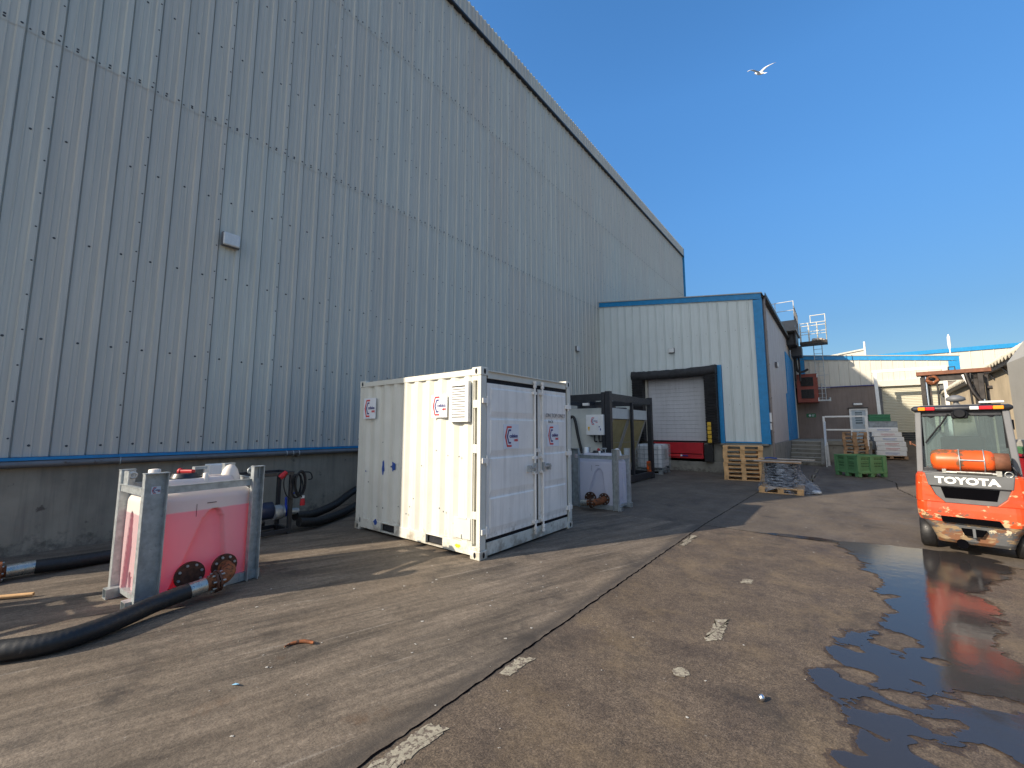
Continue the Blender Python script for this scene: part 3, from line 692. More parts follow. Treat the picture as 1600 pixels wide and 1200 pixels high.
mb.build('corner_trim', MAT['blue'], lb, world=True)
mb = MB(); mb.box(-3.62, -2.37, YB - .04, YB - .0, 1.19, 1.24); mb.box(-9.0, -7.28, YB - .04, YB, 1.19, 1.24); mb.build('drip_trim', MAT['blue'], lb, world=True)
mb = MB(); mb.prism([(XB + .02, 6.86), (XB + .16, 6.90), (XB + .17, 7.02), (XB + .155, 7.02), (XB + .145, 6.915), (XB + .02, 6.90)], 'y', YB - .06, 31.9)
for i in range(28): mb.box(XB + .018, XB + .175, YB + .1 + i * .48, YB + .125 + i * .48, 6.845, 6.86)
mb.build('eaves_gutter', MAT['mast'], lb, world=True)
mb = MB(); mb.tube([(XB + .10, YB + .16, 6.9), (XB + .08, YB + .16, 6.75), (XB + .075, YB + .16, 1.2), (XB + .075, YB + .16, .05)], .05, 10)
for z in (1.6, 2.9, 4.2, 5.5): mb.box(XB + .0, XB + .14, YB + .095, YB + .225, z, z + .04)
mb.build('downpipe', Mt('grey_brown_downpipe', (.20, .17, .16), .5), lb, world=True)
mb = MB(); mb.box(XB + .01, XB + .10, YB + .02, YB + .09, 2.0, 2.35); mb.box(XB + .01, XB + .08, YB + .03, YB + .08, 1.7, 1.95); mb.build('junction_box', MAT['white'], lb, world=True, bevel=.006)
# plinth with dock ledge
mb = MB(); mb.box(-9.0, -6.72, YB + .03, YB + .5, -.1, 1.18); mb.box(-4.40, -2.12, YB + .03, YB + .5, -.1, 1.18); mb.box(-6.72, -4.40, YB + .06, YB + .5, -.1, 1.10)
mb.box(-9.0, -3.72, YB - .10, YB + .03, -.1, .40)
mb.box(-3.72, -3.60, YB - .12, YB + .03, -.1, 1.10); mb.box(-3.8, -2.15, YB - .13, YB + .025, 1.10, 1.17)
mb.box(-2.12, -2.04, YB + .03, 31.9, -.1, 1.15)
mb.build('plinth', MAT['concretelt'], lb, world=True, bevel=.012)
# sectional door
rd = MB(); n = 16
for i in range(n):
    z0 = 1.24 + i * (3.99 - 1.24) / n; z1 = z0 + (3.99 - 1.24) / n
    rd.box(-6.66, -4.24, YB + .004, YB + .055, z0 + .004, z1 - .004); rd.box(-6.66, -4.24, YB + .012, YB + .055, z1 - .004, z1 + .004)
rdo = rd.build('roller_door', MAT['shutter'], lb, world=True, bevel=.003)
mb = MB(); mb.box(-6.70, -4.24, YB - .006, YB + .003, 1.185, 1.24); mb.build('bottom_seal', MAT['gasket'], rdo, world=False); 
o = [c for c in COL.objects if c.name.startswith('bottom_seal')][-1]
for v in o.data.vertices: v.co = rootmat(lb).inverted() @ v.co
# dock shelter pads (pleated)
ds = MB()
def pad(mb, x0, x1, z0, z1, d):
    n = int((z1 - z0) / .11)
    for i in range(n):
        a = z0 + i * (z1 - z0) / n; b = z0 + (i + 1) * (z1 - z0) / n
        mb.prism([(YB - .005, a), (YB - .005, b), (YB - d - .02, b - .005), (YB - d + .02, a + .006)][::-1], 'x', x0, x1)
pad(ds, -7.28, -6.80, 1.2, 3.95, .42); pad(ds, -4.24, -3.80, 1.2, 3.95, .42)
dso = ds.build('dock_shelter', MAT['shelter'], lb, world=True, bevel=.008)
mb = MB()
zs_ = 3.88
pts = [(YB - .005, 3.97), (YB - .40, 3.93), (YB - .47, 3.98), (YB - .50, 4.10), (YB - .47, 4.24), (YB - .38, 4.32), (YB - .005, 4.34)]
N_ = 30; v = []; rr = random.Random(5)
for i in range(N_ + 1):
    x = -7.30 + i * (3.52) / N_; sag = -.05 * math.sin(math.pi * i / N_) + rr.uniform(-.012, .012)
    v += [(x, p[0] + rr.uniform(-.012, .012), p[1] + sag) for p in pts]
K = len(pts)
mb.add(v, [(i * K + j, i * K + j + 1, (i + 1) * K + j + 1, (i + 1) * K + j) for i in range(N_) for j in range(K - 1)], 0, True)
mb.add(v[:K], [tuple(range(K))]); mb.add(v[-K:], [tuple(range(K))[::-1]])
mb.build('shelter_head', MAT['shelter'], lb, world=True)
mb = MB(); mb.box(-6.80, -6.70, YB - .05, YB + .0, 1.2, 3.97); mb.build('door_track', MAT['clad3'], lb, world=True)
mb = MB(); mb.box(-3.79, -3.63, YB - .055, YB - .002, 1.16, 4.34); mb.build('shelter_side_trim', MAT['blue'], lb, world=True)
dl = MB(); dl.box(-6.72, -4.44, YB - .16, YB + .05, .72, 1.17); dl.box(-6.72, -4.44, YB - .14, YB + .05, .52, .69); dl.box(-4.50, -4.44, YB - .17, YB - .16, .55, 1.17)
dl.build('dock_leveller', MAT['signred'], lb, world=True, bevel=.006)
mb = MB(); mb.box(-6.2, -5.35, YB - .175, YB - .142, .60, .66, 0); mb.box(-5.35, -5.28, YB - .176, YB - .142, .60, .66, 1); mb.box(-5.27, -5.05, YB - .175, YB - .142, .60, .66, 2)
mb.build('leveller_strip', [MAT['red'], MAT['stickerwhite'], MAT['navy']], lb, world=True)
mb = MB(); mb.box(-4.38, -4.05, YB - .30, YB - .10, .42, 1.12); mb.build('dock_bumper', MAT['rubber'], lb, world=True, bevel=.02)
mb = MB()
for i in range(5): mb.box(-4.18, -4.03, YB - .475, YB - .44, 1.18 + i * .17, 1.33 + i * .17)
mb.build('guide_marker', MAT['yellow'], lb, world=True, bevel=.02)
# tall blue side door
mb = MB(); mb.box(XB + .002, XB + .05, 26.7, 31.0, 1.16, 5.95); mb.box(XB + .002, XB + .05, 25.9, 26.7, 1.16, 3.6)
for y in (27.6, 28.5, 29.4, 30.2): mb.box(XB + .05, XB + .062, y, y + .03, 1.2, 5.9)
mb.build('side_door', MAT['blue'], lb, world=True)
mb = MB(); mb.box(XB + .002, XB + .09, 31.0, 31.35, 1.16, 6.8); mb.build('door_post', MAT['clad3'], lb, world=True)
wall_lamp('small pale square light above the loading dock shelter', (-5.56, YB - .05, 5.15), (0, -1), .25)
wall_lamp('slim white light on the side wall of the loading bay building', (XB + .03, 21.8, 4.6), (1, 0), .28)

# ================================================================== FAR BUILDING
YF = 32.0
fb = thing('rear_building', 'low far building with brown lower wall, pale cladding and blue fascia across the yard end', 'building', (1.5, YF, 1.08))
def zf(x): return 6.36 - (x + 1.5) * .108
mb = MB(); mb.prism([(-6, 0), (5.28, 0), (5.28, zf(5.28) - .05), (-6, zf(-6) - .05)], 'y', YF + .06, 44, 0); mb.build('wall', MAT['clad3'], fb, world=True)
mb = MB(); mb.box(-6, 2.03, YF, YF + .055, .5, 4.27); mb.box(4.42, 5.28, YF, YF + .055, .5, 4.27); mb.build('lower_wall', MAT['render'], fb, world=True)
mb = MB(); ribbed(mb, 'x', -3, 5.24, YF - .01, -1, 4.32, lambda x: zf(x) - .22, prof=[(0, 0), (.14, 0), (.16, .008), (.18, 0), (.318, 0), (.330, .030), (.350, .030), (.362, 0)], pitch=.48)
mb.build('cladding', MAT['clad3'], fb, world=True)
mb = MB(); mb.prism([(-6, zf(-6) - .24), (5.26, zf(5.26) - .24), (5.26, zf(5.26)), (-6, zf(-6))], 'y', YF - .07, YF - .05); mb.box(4.84, 5.26, YF - .069, YF - .048, 4.75, zf(5.26) - .24); mb.build('fascia', MAT['blue'], fb, world=True)
mb = MB(); mb.box(-1.72, -1.5, YF - .075, YF - .05, 4.3, 6.1); mb.build('corner_trim', MAT['blue'], fb, world=True)
mb = MB(); mb.box(-6, 5.26, YF - .12, YF + .05, zf(5.2) - .005, zf(5.2) + .005) if False else mb.prism([(-6, zf(-6) + .003), (5.3, zf(5.3) + .003), (5.3, zf(5.3) + .05), (-6, zf(-6) + .05)], 'y', YF - .1, 44)
mb.build('roof', MAT['greypanel'], fb, world=True)
mb = MB(); mb.box(-6, 2.0, YF - .06, YF - .0, 4.27, 4.32); mb.build('drip_trim', MAT['navy'], fb, world=True)
mb = MB(); n = 30
for i in range(n):
    z0 = 1.55 + i * (4.25 - 1.55) / n; h = (4.25 - 1.55) / n
    mb.prism([(YF + .03, z0), (YF + .03, z0 + h - .002), (YF + .005, z0 + h - .012), (YF - .005, z0 + h * .5), (YF + .005, z0 + .01)][::-1], 'x', 2.05, 4.40)
rs = mb.build('roller_shutter', MAT['shuttercream'], fb, world=True)
mb = MB()
for i in range(5): mb.box(2.05, 4.40, YF + .0, YF + .03, 1.0 + i * .11, 1.095 + i * .11)
mb.build('shutter_foot', Mt('dirty_shutter_foot', (.045, .05, .055), .7), fb, world=True)
mb = MB(); mb.box(1.90, 4.55, YF - .22, YF - .012, 4.17, 4.50); mb.build('shutter_box', MAT['clad3'], fb, world=True, bevel=.01)
mb = MB(); mb.box(1.90, 2.04, YF - .09, YF - .001, 1.0, 4.17); mb.box(4.41, 4.55, YF - .09, YF - .001, 1.0, 4.17); mb.build('shutter_guide', MAT['forkgrey'], fb, world=True)
# personnel door
dr = MB(); dr.box(.52, 1.32, YF - .06, YF - .002, 1.08, 2.90)
pdoor = dr.build('door', MAT['dooralu'], fb, world=True, bevel=.01)
def sub(mbx, name, mat, par, root):
    o = mbx.build(name, mat, par); mi = rootmat(root).inverted()
    for v in o.data.vertices: v.co = mi @ v.co
    return o
mb = MB(); mb.box(.50, .60, YF - .09, YF - .061, 1.08, 2.94); mb.box(1.24, 1.34, YF - .09, YF - .061, 1.08, 2.94); mb.box(.60, 1.24, YF - .09, YF - .061, 2.84, 2.94); sub(mb, 'door_frame', MAT['white'], pdoor, fb)
mb = MB()
for i in range(5): mb.box(.76, 1.08, YF - .075, YF - .061, 2.05 + i * .15, 2.15 + i * .15)
sub(mb, 'door_window', MAT['navy'] if False else Mt('dark_door_glass', (.10, .15, .18), .15), pdoor, fb)
mb = MB(); mb.box(1.12, 1.20, YF - .11, YF - .061, 1.95, 2.0); sub(mb, 'handle', MAT['steel'], pdoor, fb)
mb = MB(); mb.box(.45, 1.38, YF - .14, YF - .001, 2.96, 3.01); mb.build('door_canopy', MAT['black'], fb, world=True)
t = wall_lamp('long white bulkhead light above the pale blue personnel door', (.93, YF - .02, 3.20), (0, -1), .20); t.scale = (2.3, 1, .8)
# green notice
sg = thing('notice_sign', 'small green notice on the brown wall below the red-brown louvred unit', 'sign', (-1.36, YF - .02, 2.58))
mb = MB(); mb.box(-.24, .24, -.012, 0, -.12, .12); mb.build('sign_board', MAT['greendk'], sg, bevel=.004)
mb = MB(); mb.box(-.10, -.02, -.016, -.0125, -.06, .06); mb.box(-.12, 0, -.017, -.0125, -.02, .02); mb.box(.04, .18, -.016, -.0125, .02, .05); mb.box(.04, .15, -.016, -.0125, -.05, -.02); mb.build('sign_symbol', MAT['stickerwhite'], sg)
# goalpost frame protecting the shutter
gp = thing('door_goalpost', 'tall white steel goalpost frame standing before the cream roller shutter', 'barrier', (1.75, 30, gz(30)))
mb = MB(); mb.beam((1.78, 30, .6), (1.70, 30, 4.80), .14, .14); mb.build('post', MAT['white'], gp, world=True)
mb = MB(); mb.beam((4.36, 30, .6), (4.36, 30, 4.80), .14, .14); mb.build('post', MAT['white'], gp, world=True)
mb = MB(); mb.beam((1.58, 30, 4.87), (4.46, 30, 4.87), .14, .14); mb.build('crossbar', MAT['white'], gp, world=True)
# pole on the roof
pl = thing('roof_pole', 'slim bright white pole standing on the far roof, above the forklift mast', 'pole', (5.12, 33.0, 5.6))
mb = MB(); mb.tube([(0, 0, 0), (0, 0, .7)], .025, 8); mb.build('shaft', MAT['white'], pl)
mb = MB(); mb.tube([(0, 0, .55), (0, 0, .75), (0, 0, 1.25), (0, 0, 1.42)], [.03, .07, .07, .02], 10); mb.build('tip', MAT['plasticwhite'], pl)

# building beyond
bb = thing('background_building', 'tall pale building with a blue eave line rising behind the far building', 'building', (8, 45, 1))
mb = MB(); mb.box(3.0, 22, 45.1, 60, 0, 7.5); mb.build('wall', MAT['clad3'], bb, world=True)
mb = MB(); ribbed(mb, 'x', 3.0, 22, 45.09, -1, 3, 7.56, prof=[(0, 0), (.318, 0), (.330, .03), (.350, .03), (.362, 0)], pitch=.6); mb.build('cladding', MAT['clad3'], bb, world=True)
mb = MB(); mb.box(2.9, 22, 45.0, 45.05, 7.55, 7.85); mb.build('fascia', MAT['blue'], bb, world=True)
gb = thing('background_gable', 'small cream roof gable with a thin post peeping above the far roof', 'building', (1.2, 45, 6))
mb = MB(); mb.prism([(-1.4, 6), (2.1, 6), (2.1, 8.45), (-1.4, 7.95)], 'y', 46, 54); mb.build('wall', MAT['clad3'], gb, world=True)
mb = MB(); mb.prism([(-1.5, 7.95), (2.15, 8.47), (2.15, 8.6), (-1.5, 8.08)], 'y', 45.9, 54); mb.build('roof', MAT['clad3'], gb, world=True)
mb = MB(); mb.tube([(2.12, 45.8, 6.5), (2.12, 45.8, 9.15)], .07, 8); mb.build('post', MAT['white'], gb, world=True)

# ================================================================== RIGHT SIDE
rb = thing('side_building', 'long beige walled shed with a pale corrugated eave behind the forklift', 'building', (4.0, 20, 0))
def xr(y): return 4.0 + .05 * (y - 20)
mb = MB(); mb.prism([(xr(14), 14), (xr(14) + 8, 14), (xr(36) + 8, 36), (xr(36), 36)], 'z', -.1, 3.62); mb.build('wall', MAT['beige'], rb, world=True)
mb = MB(); v = []; n = 0; y = 14.0
while y < 36:
    d = .055 * math.sin(y * 2 * math.pi / .42) ; x = xr(y)
    v += [(x - .17, y, 3.66 + d), (x + .03, y, 3.86 + d), (x + .23, y, 4.06 + d), (x + .9, y, 4.22 + d)]; n += 1; y += .042
mb.add(v, [(i * 4 + j, (i + 1) * 4 + j, (i + 1) * 4 + j + 1, i * 4 + j + 1) for i in range(n - 1) for j in range(3)], 0, True)
mb.build('corrugated_eave', MAT['fibre'], rb, world=True, solid=.012)
mb = MB(); mb.prism([(xr(14) - .14, 14), (xr(14) - .02, 14), (xr(36) - .02, 36), (xr(36) - .14, 36)], 'z', 3.50, 3.64); mb.build('gutter', MAT['mast'], rb, world=True)
mb = MB()
for y in (16.2, 18.0, 19.8, 21.6, 23.4): mb.beam((xr(y) - .01, y, 3.3), (xr(y) - .12, y, 3.52), .04, .04)
mb.build('gutter_bracket', MAT['black'], rb, world=True)
gs = thing('grey_shed', 'pale grey sheet-metal shed gable cut off by the right edge of the view', 'shed', (3.6, 13.9, 0))
mb = MB(); mb.prism([(3.02, 0), (5.2, 0), (5.2, 6.8), (3.00, 3.18)], 'y', 12.2, 13.9); mb.build('wall', MAT['greypanel'], gs, world=True)
mb = MB(); mb.beam((3.05, 12.17, 2.42), (5.2, 12.17, 3.3), .04, .03); mb.build('cable', MAT['black'], gs, world=True)

# ================================================================== LOGO PLATE (white square, red and navy open hexagon, lettering)
def logo(parent, org, ux, sz, name='logo_sign', thick=.012, lift=0.0, word=True):
    """org = centre; ux = reading direction (horizontal unit vector), plate normal = ux x z"""
    ux = Vector(ux).normalized(); uz = Vector((0, 0, 1)); un = ux.cross(uz)
    o = Vector(org) + un * lift
    def P(a, b, d): return o + ux * a * sz + uz * b * sz + un * d
    m = MB()
    h = .5
    v = [P(x, z, d) for d in (0, thick) for x, z in ((-h, -h), (h, -h), (h, h), (-h, h))]
    m.add(v, [(3, 2, 1, 0), (4, 5, 6, 7), (0, 1, 5, 4), (1, 2, 6, 5), (2, 3, 7, 6), (3, 0, 4, 7)], 0)
    def cee(cx, hh, wtop, wmid, t, mi, xr_):
        outer = [(xr_, hh), (cx + wtop, hh), (cx, 0), (cx + wtop, -hh), (xr_, -hh)]
        inner = [(xr_, hh - t), (cx + wtop + t * .62, hh - t), (cx + t * 1.15, 0), (cx + wtop + t * .62, -hh + t), (xr_, -hh + t)]
        v = [P(a, b, thick + .0015) for a, b in outer + inner]
        m.add(v, [(i, i + 1, 5 + i + 1, 5 + i) for i in range(4)], mi)
    cee(-.42, .42, .14, 0, .075, 2, .02); cee(-.30, .29, .12, 0, .07, 1, -.02)
    if word:
        put_text(m, 'celsius', .22 * sz, P(.155, .02, thick + .002), ux, uz, 1, .003 * sz, .95)
        put_text(m, 'HIRE', .135 * sz, P(.32, -.16, thick + .002), ux, uz, 2, .002 * sz)
    return m.build(name, [MAT['stickerwhite'], MAT['navy'], MAT['red']], parent)

# ================================================================== CONTAINER (10 ft), local: x along side, y along the door face
CL, CW, CH = 2.99, 2.43, 2.59
ct = thing('shipping_container', 'cream ten-foot shipping container with grey front doors, standing in the middle of the yard', 'container', (-3.83, 4.16, 0))
# local frame: near door corner at the origin; side face runs to -x at y=0, door face runs to +y at x=0
mb = MB()
pz0, pz1 = .20, 2.48
pts = []; x = -CL + .17; pit = .278
prof = [(0, 0), (.070, 0), (.138, .036), (.208, .036)]
k = 0
while x + k * pit < -.16:
    for a, d in prof:
        xx = x + k * pit + a
        if xx < -.15: pts.append((xx, d))
    k += 1
pts = [(-CL + .12, 0)] + pts + [(-.12, 0)]
for yy, sg_ in ((.012, 1), (CW - .012, -1)):
    v = []
    for a, d in pts: v += [(a, yy + sg_ * d, pz0), (a, yy + sg_ * d, pz1)]
    mb.add(v, [(2 * i, 2 * i + 2, 2 * i + 3, 2 * i + 1) if sg_ > 0 else (2 * i, 2 * i + 1, 2 * i + 3, 2 * i + 2) for i in range(len(pts) - 1)])
mb.box(-CL + .03, -CL + .05, .1, CW - .1, .15, 2.5)
mb.build('side_panel', MAT['cream'], ct)
mb = MB(); v = []
n = 40
for i in range(n + 1):
    xx = -CL + .12 + i * (CL - .24) / n; d = .018 if (i // 2) % 2 else 0
    v += [(xx, .05, 2.565 + d), (xx, CW - .05, 2.565 + d)]
mb.add(v, [(2 * i, 2 * i + 2, 2 * i + 3, 2 * i + 1) for i in range(n)])
mb.build('roof', MAT['cream'], ct)
mb = MB()
mb.box(-CL + .17, -.17, .004, .07, 2.48, 2.565); mb.box(-CL + .17, -.17, CW - .07, CW - .004, 2.48, 2.565)
mb.box(-CL + .01, -CL + .08, .17, CW - .17, 2.47, 2.57); mb.box(-CL + .01, -CL + .08, .17, CW - .17, .03, .2)
# bottom rails with fork pockets (near side)
for (a, b) in ((-CL + .17, -2.22), (-1.86, -1.09), (-.73, -.17)):
    mb.box(a, b, .006, .05, .045, .20)
for (a, b) in ((-2.22, -1.86), (-1.09, -.73)):
    mb.box(a, b, .006, .05, .185, .20); mb.box(a, b, .006, .05, .045, .065)
mb.box(-CL + .17, -.17, CW - .05, CW - .006, .04, .20)
mb.build('side_rail', MAT['cream'], ct, bevel=.004)
mb = MB()
for (a, b) in ((-2.22, -1.86), (-1.09, -.73)): mb.box(a, b, .06, CW - .06, .07, .18)
mb.box(-CL + .1, -.1, .1, CW - .1, .2, .22)
mb.build('fork_pocket', MAT['black'], ct)
# corner posts; the door post carries recessed steps
mb = MB()
mb.box(-CL + .008, -CL + .12, .008, .15, .12, 2.47); mb.box(-CL + .008, -CL + .12, CW - .15, CW - .008, .12, 2.47)
mb.build('corner_post', MAT['cream'], ct, bevel=.006)
def doorpost(y0, y1, yin, sgn):
    m = MB(); m.box(-.075, -.006, y0, y1, .12, 2.47)
    for (z0, z1) in ((.12, .165), (.52, .62), (1.40, 1.52), (2.02, 2.13), (2.40, 2.47)): m.box(-.150, -.075, y0, y1, z0, z1)
    m.box(-.150, -.075, yin, yin + sgn * .02, .12, 2.47)
    m.box(-.175, -.150, y0, y1, .12, 2.47)
    return m.build('corner_post', MAT['cream'], ct, bevel=.005)
doorpost(.008, .125, .08, 1); doorpost(CW - .125, CW - .008, CW - .08, -1)
# corner castings with oval holes
def casting(cx, cy, cz):
    m = MB()
    dx, dy, dz = .178 / 2, .162 / 2, .118 / 2
    m.box(cx - dx, cx + dx, cy - dy, cy + dy, cz - dz, cz + dz)
    o = m.build('corner_casting', MAT['cream'], ct, bevel=.01)
    h = MB()
    for (nx, ny) in ((1, 0), (0, -1)):
        if nx == 1 and cx < -1: continue
        if ny == -1 and cy > 1: continue
        pts = [(.022 * math.cos(a) * (1), .040 * math.sin(a)) for a in [2 * math.pi * i / 14 for i in range(14)]]
        v = [((cx + dx + .0015, cy + p[0], cz + p[1]) if nx else (cx + p[0], cy - dy - .0015, cz + p[1])) for p in pts]
        h.add(v, [tuple(range(14))] if nx else [tuple(range(14))], 0)
    if h.v: h.build('casting_hole', MAT['gasket'], o)
for cx in (-.089, -CL + .089):
    for cy in (.081, CW - .081):
        for cz in (.059, CH - .059): casting(cx, cy, cz)
# door frame header / sill
mb = MB(); mb.box(-.07, -.012, .162, CW - .162, 2.44, 2.55); mb.box(-.07, .016, .162, CW - .162, 2.535, 2.552); mb.box(-.08, -.012, .162, CW - .162, .03, .20)
mb.build('door_frame', MAT['cream'], ct, bevel=.004)
mb = MB(); mb.box(-.075, -.030, .125, CW - .125, .20, 2.44); mb.build('gasket', MAT['gasket'], ct)
def leaf(y0, y1):
    m = MB(); xo = -.012
    m.box(-.06, xo, y0, y1, .25, 2.375)
    z = [.25 + .05, .80, 1.345, 1.89, 2.375 - .05]
    d = m.build('door', MAT['cream2'], ct, bevel=.004)
    p = MB()
    for a, b in zip(z[:-1], z[1:]):
        a += .012; b -= .012
        # pressed panels: flat top pressed outwards with sloping lower lip
        A, B = y0 + .06, y1 - .06
        v = [(xo + .001, A, a), (xo + .001, B, a), (xo + .001, B, b), (xo + .001, A, b),
             (xo + .014, A + .02, a + .075), (xo + .014, B - .02, a + .075), (xo + .014, B - .02, b - .02), (xo + .014, A + .02, b - .02)]
        p.add(v, [(4, 5, 6, 7), (0, 1, 5, 4), (1, 2, 6, 5), (2, 3, 7, 6), (3, 0, 4, 7)])
    p.build('pressed_panel', MAT['cream2'], d)
    return d
mid = 1.36
d1 = leaf(.14, mid - .025); d2 = leaf(mid + .030, CW - .165)
def rod(par, y, hdir):
    m = MB(); m.cyl((.030, y, .13), (.030, y, 2.47), .017, 10)
    for z in (.14, .205, 2.41, 2.47): m.cyl((.030, y, z - .02), (.030, y, z + .02), .030, 8)
    for z in (.30, 1.05, 1.28, 2.30): m.box(-.01, .045, y - .045, y + .045, z - .022, z + .022)
    o = m.build('locking_rod', MAT['cream2'], par, bevel=.003)
    h = MB(); h.beam((.05, y, 1.13), (.055, y + hdir * .20, 1.13), .02, .03); h.box(-.005, .07, y + hdir * .16 - .02, y + hdir * .16 + .02, 1.07, 1.17); h.box(.02, .06, y - .02, y + .02, 1.05, 1.2)
    h.build('handle', MAT['galv'], o, bevel=.004)
rod(d1, mid - .115, -1); rod(d2, mid + .10, 1)
mb = MB()
for z in (.36, 1.30, 2.12):
    mb.box(-.02, .018, CW - .20, CW - .03, z - .035, z + .035); mb.cyl((.012, CW - .125, z - .07), (.012, CW - .125, z + .07), .016, 8)
    mb.box(-.02, .016, .03, .17, z - .035, z + .035); mb.cyl((.010, .125, z - .07), (.010, .125, z + .07), .014, 8)
mb.box(-.012, .02, mid - .03, mid + .05, 1.36, 1.42)
mb.build('hinge', MAT['cream2'], ct, bevel=.004)
# vent grille
mb = MB(); gx0, gx1, gz0, gz1 = -.575, -.19, 1.83, 2.40; F = -.052
mb.box(gx0, gx1, F, .010, gz1 - .06, gz1); mb.box(gx0, gx1, F, .010, gz0, gz0 + .06); mb.box(gx0, gx0 + .06, F, .010, gz0 + .06, gz1 - .06); mb.box(gx1 - .06, gx1, F, .010, gz0 + .06, gz1 - .06)
vg = mb.build('vent_grille', MAT['white'], ct, bevel=.003)
mb = MB()
for i in range(12):
    z = gz0 + .075 + i * .0355
    mb.prism([(F + .001, z), (F + .006, z + .024), (.0, z + .034), (.0, z + .026), (F + .012, z)][::-1], 'x', gx0 + .06, gx1 - .06)
mb.build('louvre', MAT['white'], vg)
mb = MB(); mb.box(gx0 + .05, gx1 - .05, .004, .009, gz0 + .05, gz1 - .05); mb.build('vent_back', MAT['gasket'], vg)
# service flap, box on post
mb = MB(); mb.box(-.50, -.17, -.004, .03, .24, .52); mb.box(-.36, -.33, -.02, .0, .24, .30); mb.box(-.40, -.24, -.012, 0, .505, .525); mb.build('service_flap', MAT['cream'], ct, bevel=.004)
# signs
logo(ct, (-.815, -.012, 2.07), (1, 0, 0), .34, lift=0); logo(ct, (-2.62, -.012, 2.09), (1, 0, 0), .36)
logo(ct, (.006, .66, 1.62), (0, 1, 0), .36, thick=.004, name='logo_sticker'); logo(ct, (.006, 1.80, 1.62), (0, 1, 0), .36, thick=.004, name='logo_sticker')
mb = MB(); put_text(mb, 'JF  ON TOP ONLY', .095, (.0065, 1.84, 1.955), (0, 1, 0), (0, 0, 1), 0, 0, .95); put_text(mb, 'BACK', .06, (.0065, 1.74, 1.85), (0, 1, 0), (0, 0, 1), 0); mb.build('faded_writing', Mt('faded_writing_grey', (.30, .28, .27), .7), ct)
# paint patches and scuffs (thin paint layers)
def dab(cx, cz, w_, h_, mat, seed, y=-.0015, name='paint_patch'):
    rnd = random.Random(seed); n = 14
    v = [(cx, y, cz)] + [(cx + w_ / 2 * math.cos(a) * rnd.uniform(.6, 1.25), y, cz + h_ / 2 * math.sin(a) * rnd.uniform(.6, 1.25)) for a in [2 * math.pi * i / n for i in range(n)]]
    m = MB(); m.add(v, [(0, i + 1, (i + 1) % n + 1) for i in range(n)]); return m
pm = MB()
for a in [(-2.21, 1.10, .07, .26), (-1.93, 1.12, .10, .16), (-2.38, .19, .10, .10), (-2.72, 1.0, .025, .03)]: 
    q = dab(*a, None, int(a[0] * -100), y=.005 if a[1] < .2 else .0105); pm.add(q.v, q.f)
pm.build('blue_scuff', MAT['bluepaint'], ct)
pm = MB(); rnd = random.Random(4)
for i in range(16):
    q = dab(rnd.uniform(-2.8, -.2), rnd.uniform(.3, 1.6), .03, .025, None, i, y=.0108); pm.add(q.v, q.f)
pm.build('dark_scuff', MAT['forkgrey'], ct)
pm = MB()
q = dab(-.42, .125, .12, .06, None, 5, y=.0045); pm.add(q.v, q.f); pm.build('yellow_mark', MAT['yellowdot'], ct)

